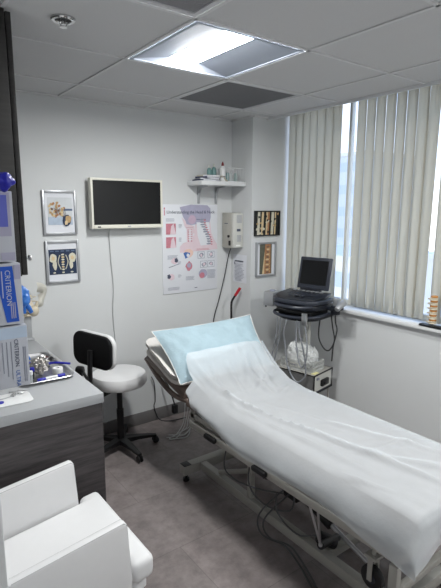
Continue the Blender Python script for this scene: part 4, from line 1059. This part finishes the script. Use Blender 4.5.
# probes hanging in the holders with their leads
for k, (y, x, lab) in enumerate(((-.255, .045, 'silver ultrasound probe standing in the holder, near side of the machine'), (-.285, -.005, 'second ultrasound probe lying outermost on the near side of the machine'))):
    pr = thing('ultrasound_probe', lab, 'probe', (CO[0], CO[1], 0), CR)
    pr.location = (CO[0]+math.cos(CR)*x-math.sin(CR)*y, CO[1]+math.sin(CR)*x+math.cos(CR)*y, .99)
    if k == 0: MB().lathe([(.016, 0), (.02, .01), (.022, .04), (.027, .055), (.026, .068), (.012, .074)], m_alum, (0, 0, 0)).build('handle', pr, world=False)
    else: MB().cyl((-.03, -.02, .0), (.05, -.035, .04), .019, m_alum, r1=.025, seg=20, bev=.004).build('handle', pr, world=False)
    inv = lambda P: (P[0]-x, P[1]-y, P[2]-.99)
    pts = [(x, y, .99), (x, y, .93), (.10, -.232, .86), (.10, -.246, .80), (.10, -.222, .682), (.10, -.215, .56)] if k == 0 else [(x, y, .99), (.06, -.22, .92), (.10, -.208, .83), (.10, -.229, .722), (.10, -.19, .640), (.10, -.14, .65), (.10, -.095, .736), (.10, -.105, .90)]
    MB().tube([inv(p) for p in pts], .0055, m_cabled, seg=6).build('lead', pr, world=False)
for k, (pts, lab) in enumerate((
    ([(-.185, .09, .90), (-.17, .108, .751), (-.16, .141, .627), (-.165, .175, .50), (-.165, .18, .42)], 'grey lead hanging outermost from the far end of the trolley tray'),
    ([(-.19, .06, .90), (-.17, .085, .73), (-.16, .121, .58), (-.155, .15, .48), (-.155, .15, .42)], 'grey lead hanging beside the outermost one, far end of the tray'),
    ([(-.20, .0, .90), (-.19, .03, .80), (-.17, .026, .689), (-.165, .003, .539), (-.165, -.06, .445), (-.165, -.112, .448), (-.165, -.153, .521), (-.17, -.13, .682), (-.18, -.10, .80), (-.195, -.10, .90)], 'grey lead hanging in one long loop before the lower box'),
    ([(-.19, -.08, .90), (-.18, -.07, .80), (-.17, -.072, .70), (-.172, -.095, .60), (-.175, -.125, .56), (-.18, -.16, .62), (-.19, -.17, .75), (-.195, -.15, .88)], 'grey lead hanging in the shorter loop in front of the basket'))):
    l_ = thing('sensor_lead', lab, 'cable', (CO[0], CO[1], 0), CR)
    MB().tube(pts, .0058, m_cable, seg=7).build('cable', l_, world=False)
    q = pts[len(pts)//3]; q2 = pts[len(pts)//3+1]
    MB().cyl(q, Vector(q)+(Vector(q2)-Vector(q)).normalized()*.04, .0085, m_cable, seg=10, bev=.002).build('connector', l_, world=False)

# grey gel warmer hanging at the far side
gw = thing('gel_warmer', 'small light grey box with round knob hung at the trolley side by the column', 'gel warmer', (CO[0], CO[1], 0), CR)
MB().box((-.075, .213, .945), (.055, .305, 1.055), m_alum, bev=.006).build('housing', gw, world=False)
MB().lathe([(.022, 0), (.024, .002), (.022, .010), (.010, .013), (.004, .013)], m_inkl, (-.01, .265, 1.055)).build('knob', gw, world=False)
MB().lathe([(.006, -.012), (.008, -.010), (.006, 0)], m_black, (-.06, .29, .945)).build('drain_cap', gw, world=False)

# basket with tissue on the lower box
bk_ = thing('plastic_basket', 'small clear plastic basket on the trolley lower box', 'basket', (CO[0], CO[1], .501), CR)
b = MB(); x0, x1_, y0, y1_, z1_ = -.10, .062, -.172, .108, .075
m_tray = mat('basket_plastic', (206, 208, 206), rough=.35, transp=.12)
b.box((x0, y0, 0), (x1_, y1_, .003), m_tray)
for z in (.003, .035, .067): 
    b.box((x0, y0, z), (x0+.003, y1_, z+.008), m_tray); b.box((x1_-.003, y0, z), (x1_, y1_, z+.008), m_tray); b.box((x0, y0, z), (x1_, y0+.003, z+.008), m_tray); b.box((x0, y1_-.003, z), (x1_, y1_, z+.008), m_tray)
for k in range(23):
    y = y0+(y1_-y0)*k/22-.0015; b.box((x0+.0004, y, .003), (x0+.0026, y+.005, .07), m_tray); b.box((x1_-.0026, y, .003), (x1_-.0004, y+.005, .07), m_tray)
for k in range(13):
    x = x0+(x1_-x0)*k/12-.0015; b.box((x, y0+.0004, .003), (x+.005, y0+.0026, .07), m_tray); b.box((x, y1_-.0026, .003), (x+.005, y1_-.0004, .07), m_tray)
b.build('mesh_tub', bk_, world=False)
b = MB(); b.box((x0-.0012, -.075, .022), (x0-.0002, .065, .055), m_offw)
b.text('Towels', .034, m_ink, Matrix(((0, 0, -1, x0-.0015), (-1, 0, 0, .055), (0, 1, 0, .038), (0, 0, 0, 1))), extrude=.0002)
b.build('label_card', bk_, world=False)
ti = thing('towel_pack', 'crumpled plastic pack of white paper towels inside the basket', 'towels', (CO[0], CO[1], .505), CR)
b = MB(); bb = bmesh.new(); bmesh.ops.create_icosphere(bb, subdivisions=5, radius=1)
for v in bb.verts:
    p = v.co.copy(); d = 1+.16*noise.noise(p*2.5)+.24*abs(noise.noise(p*6))+.05*noise.noise(p*14)
    sx = abs(p.x)**.6*(1 if p.x > 0 else -1); sy = abs(p.y)**.6*(1 if p.y > 0 else -1); sz = abs(p.z)**.7*(1 if p.z > 0 else -1)
    v.co = Vector((-.018+sx*.064*min(d, 1.08), -.032+sy*.114*min(d, 1.06), .086+sz*(.082+.018*p.y)*(d**1.4 if p.z > 0 else 1)))
b._take(bb, m_plastbag); b.build('bag', ti, world=False, sharp=30)
tag_ = thing('yellow_note', 'small pale yellow note lying on the trolley box beside the basket', 'note', (CO[0], CO[1], .5005), CR)
MB().box((-.11, -.198, 0), (-.05, -.162, .004), mat('pale_yellow', (224, 218, 160)), bev=.001).build('pad', tag_, world=False)

# ------------------------------------------------------------------ spine model on the sill
sp = thing('spine_model', 'vertebrae model on a black base standing on the window sill', 'anatomical model', (.325, -1.71, SILL))
SZ2 = SILL-.0015
MB().prism(rrect(-.026, .026, -.085, .085, .006), m_black, .012, Matrix.Translation((.328, -1.668, SZ2)), bev=.002).build('base', sp)
MB().cyl((.328, -1.662, SZ2+.012), (.328, -1.662, SZ2+.20), .004, m_steel, seg=10).build('rod', sp)
for k in range(6):
    z = SZ2+.022+.030*k; yy = -1.662
    v_ = MB().lathe([(.020, 0), (.025, .003), (.020, .009), (.025, .015), (.020, .018)], m_bone, (.328, yy, z), seg=18)
    v_.sphere((.322, yy+.026, z+.009), .010, m_bone, (.8, 1.4, .55), 2).sphere((.312, yy+.016, z+.011), .008, m_bone, (1.2, .8, .8), 2).sphere((.33, yy+.034, z+.004), .006, m_bone, (1, 1.5, .6), 2)
    v_.build('vertebra', sp)
    MB().lathe([(.018, 0), (.0225, .003), (.0225, .008), (.018, .011)], m_disc, (.328, yy, z+.0185), seg=18).build('disc', sp)
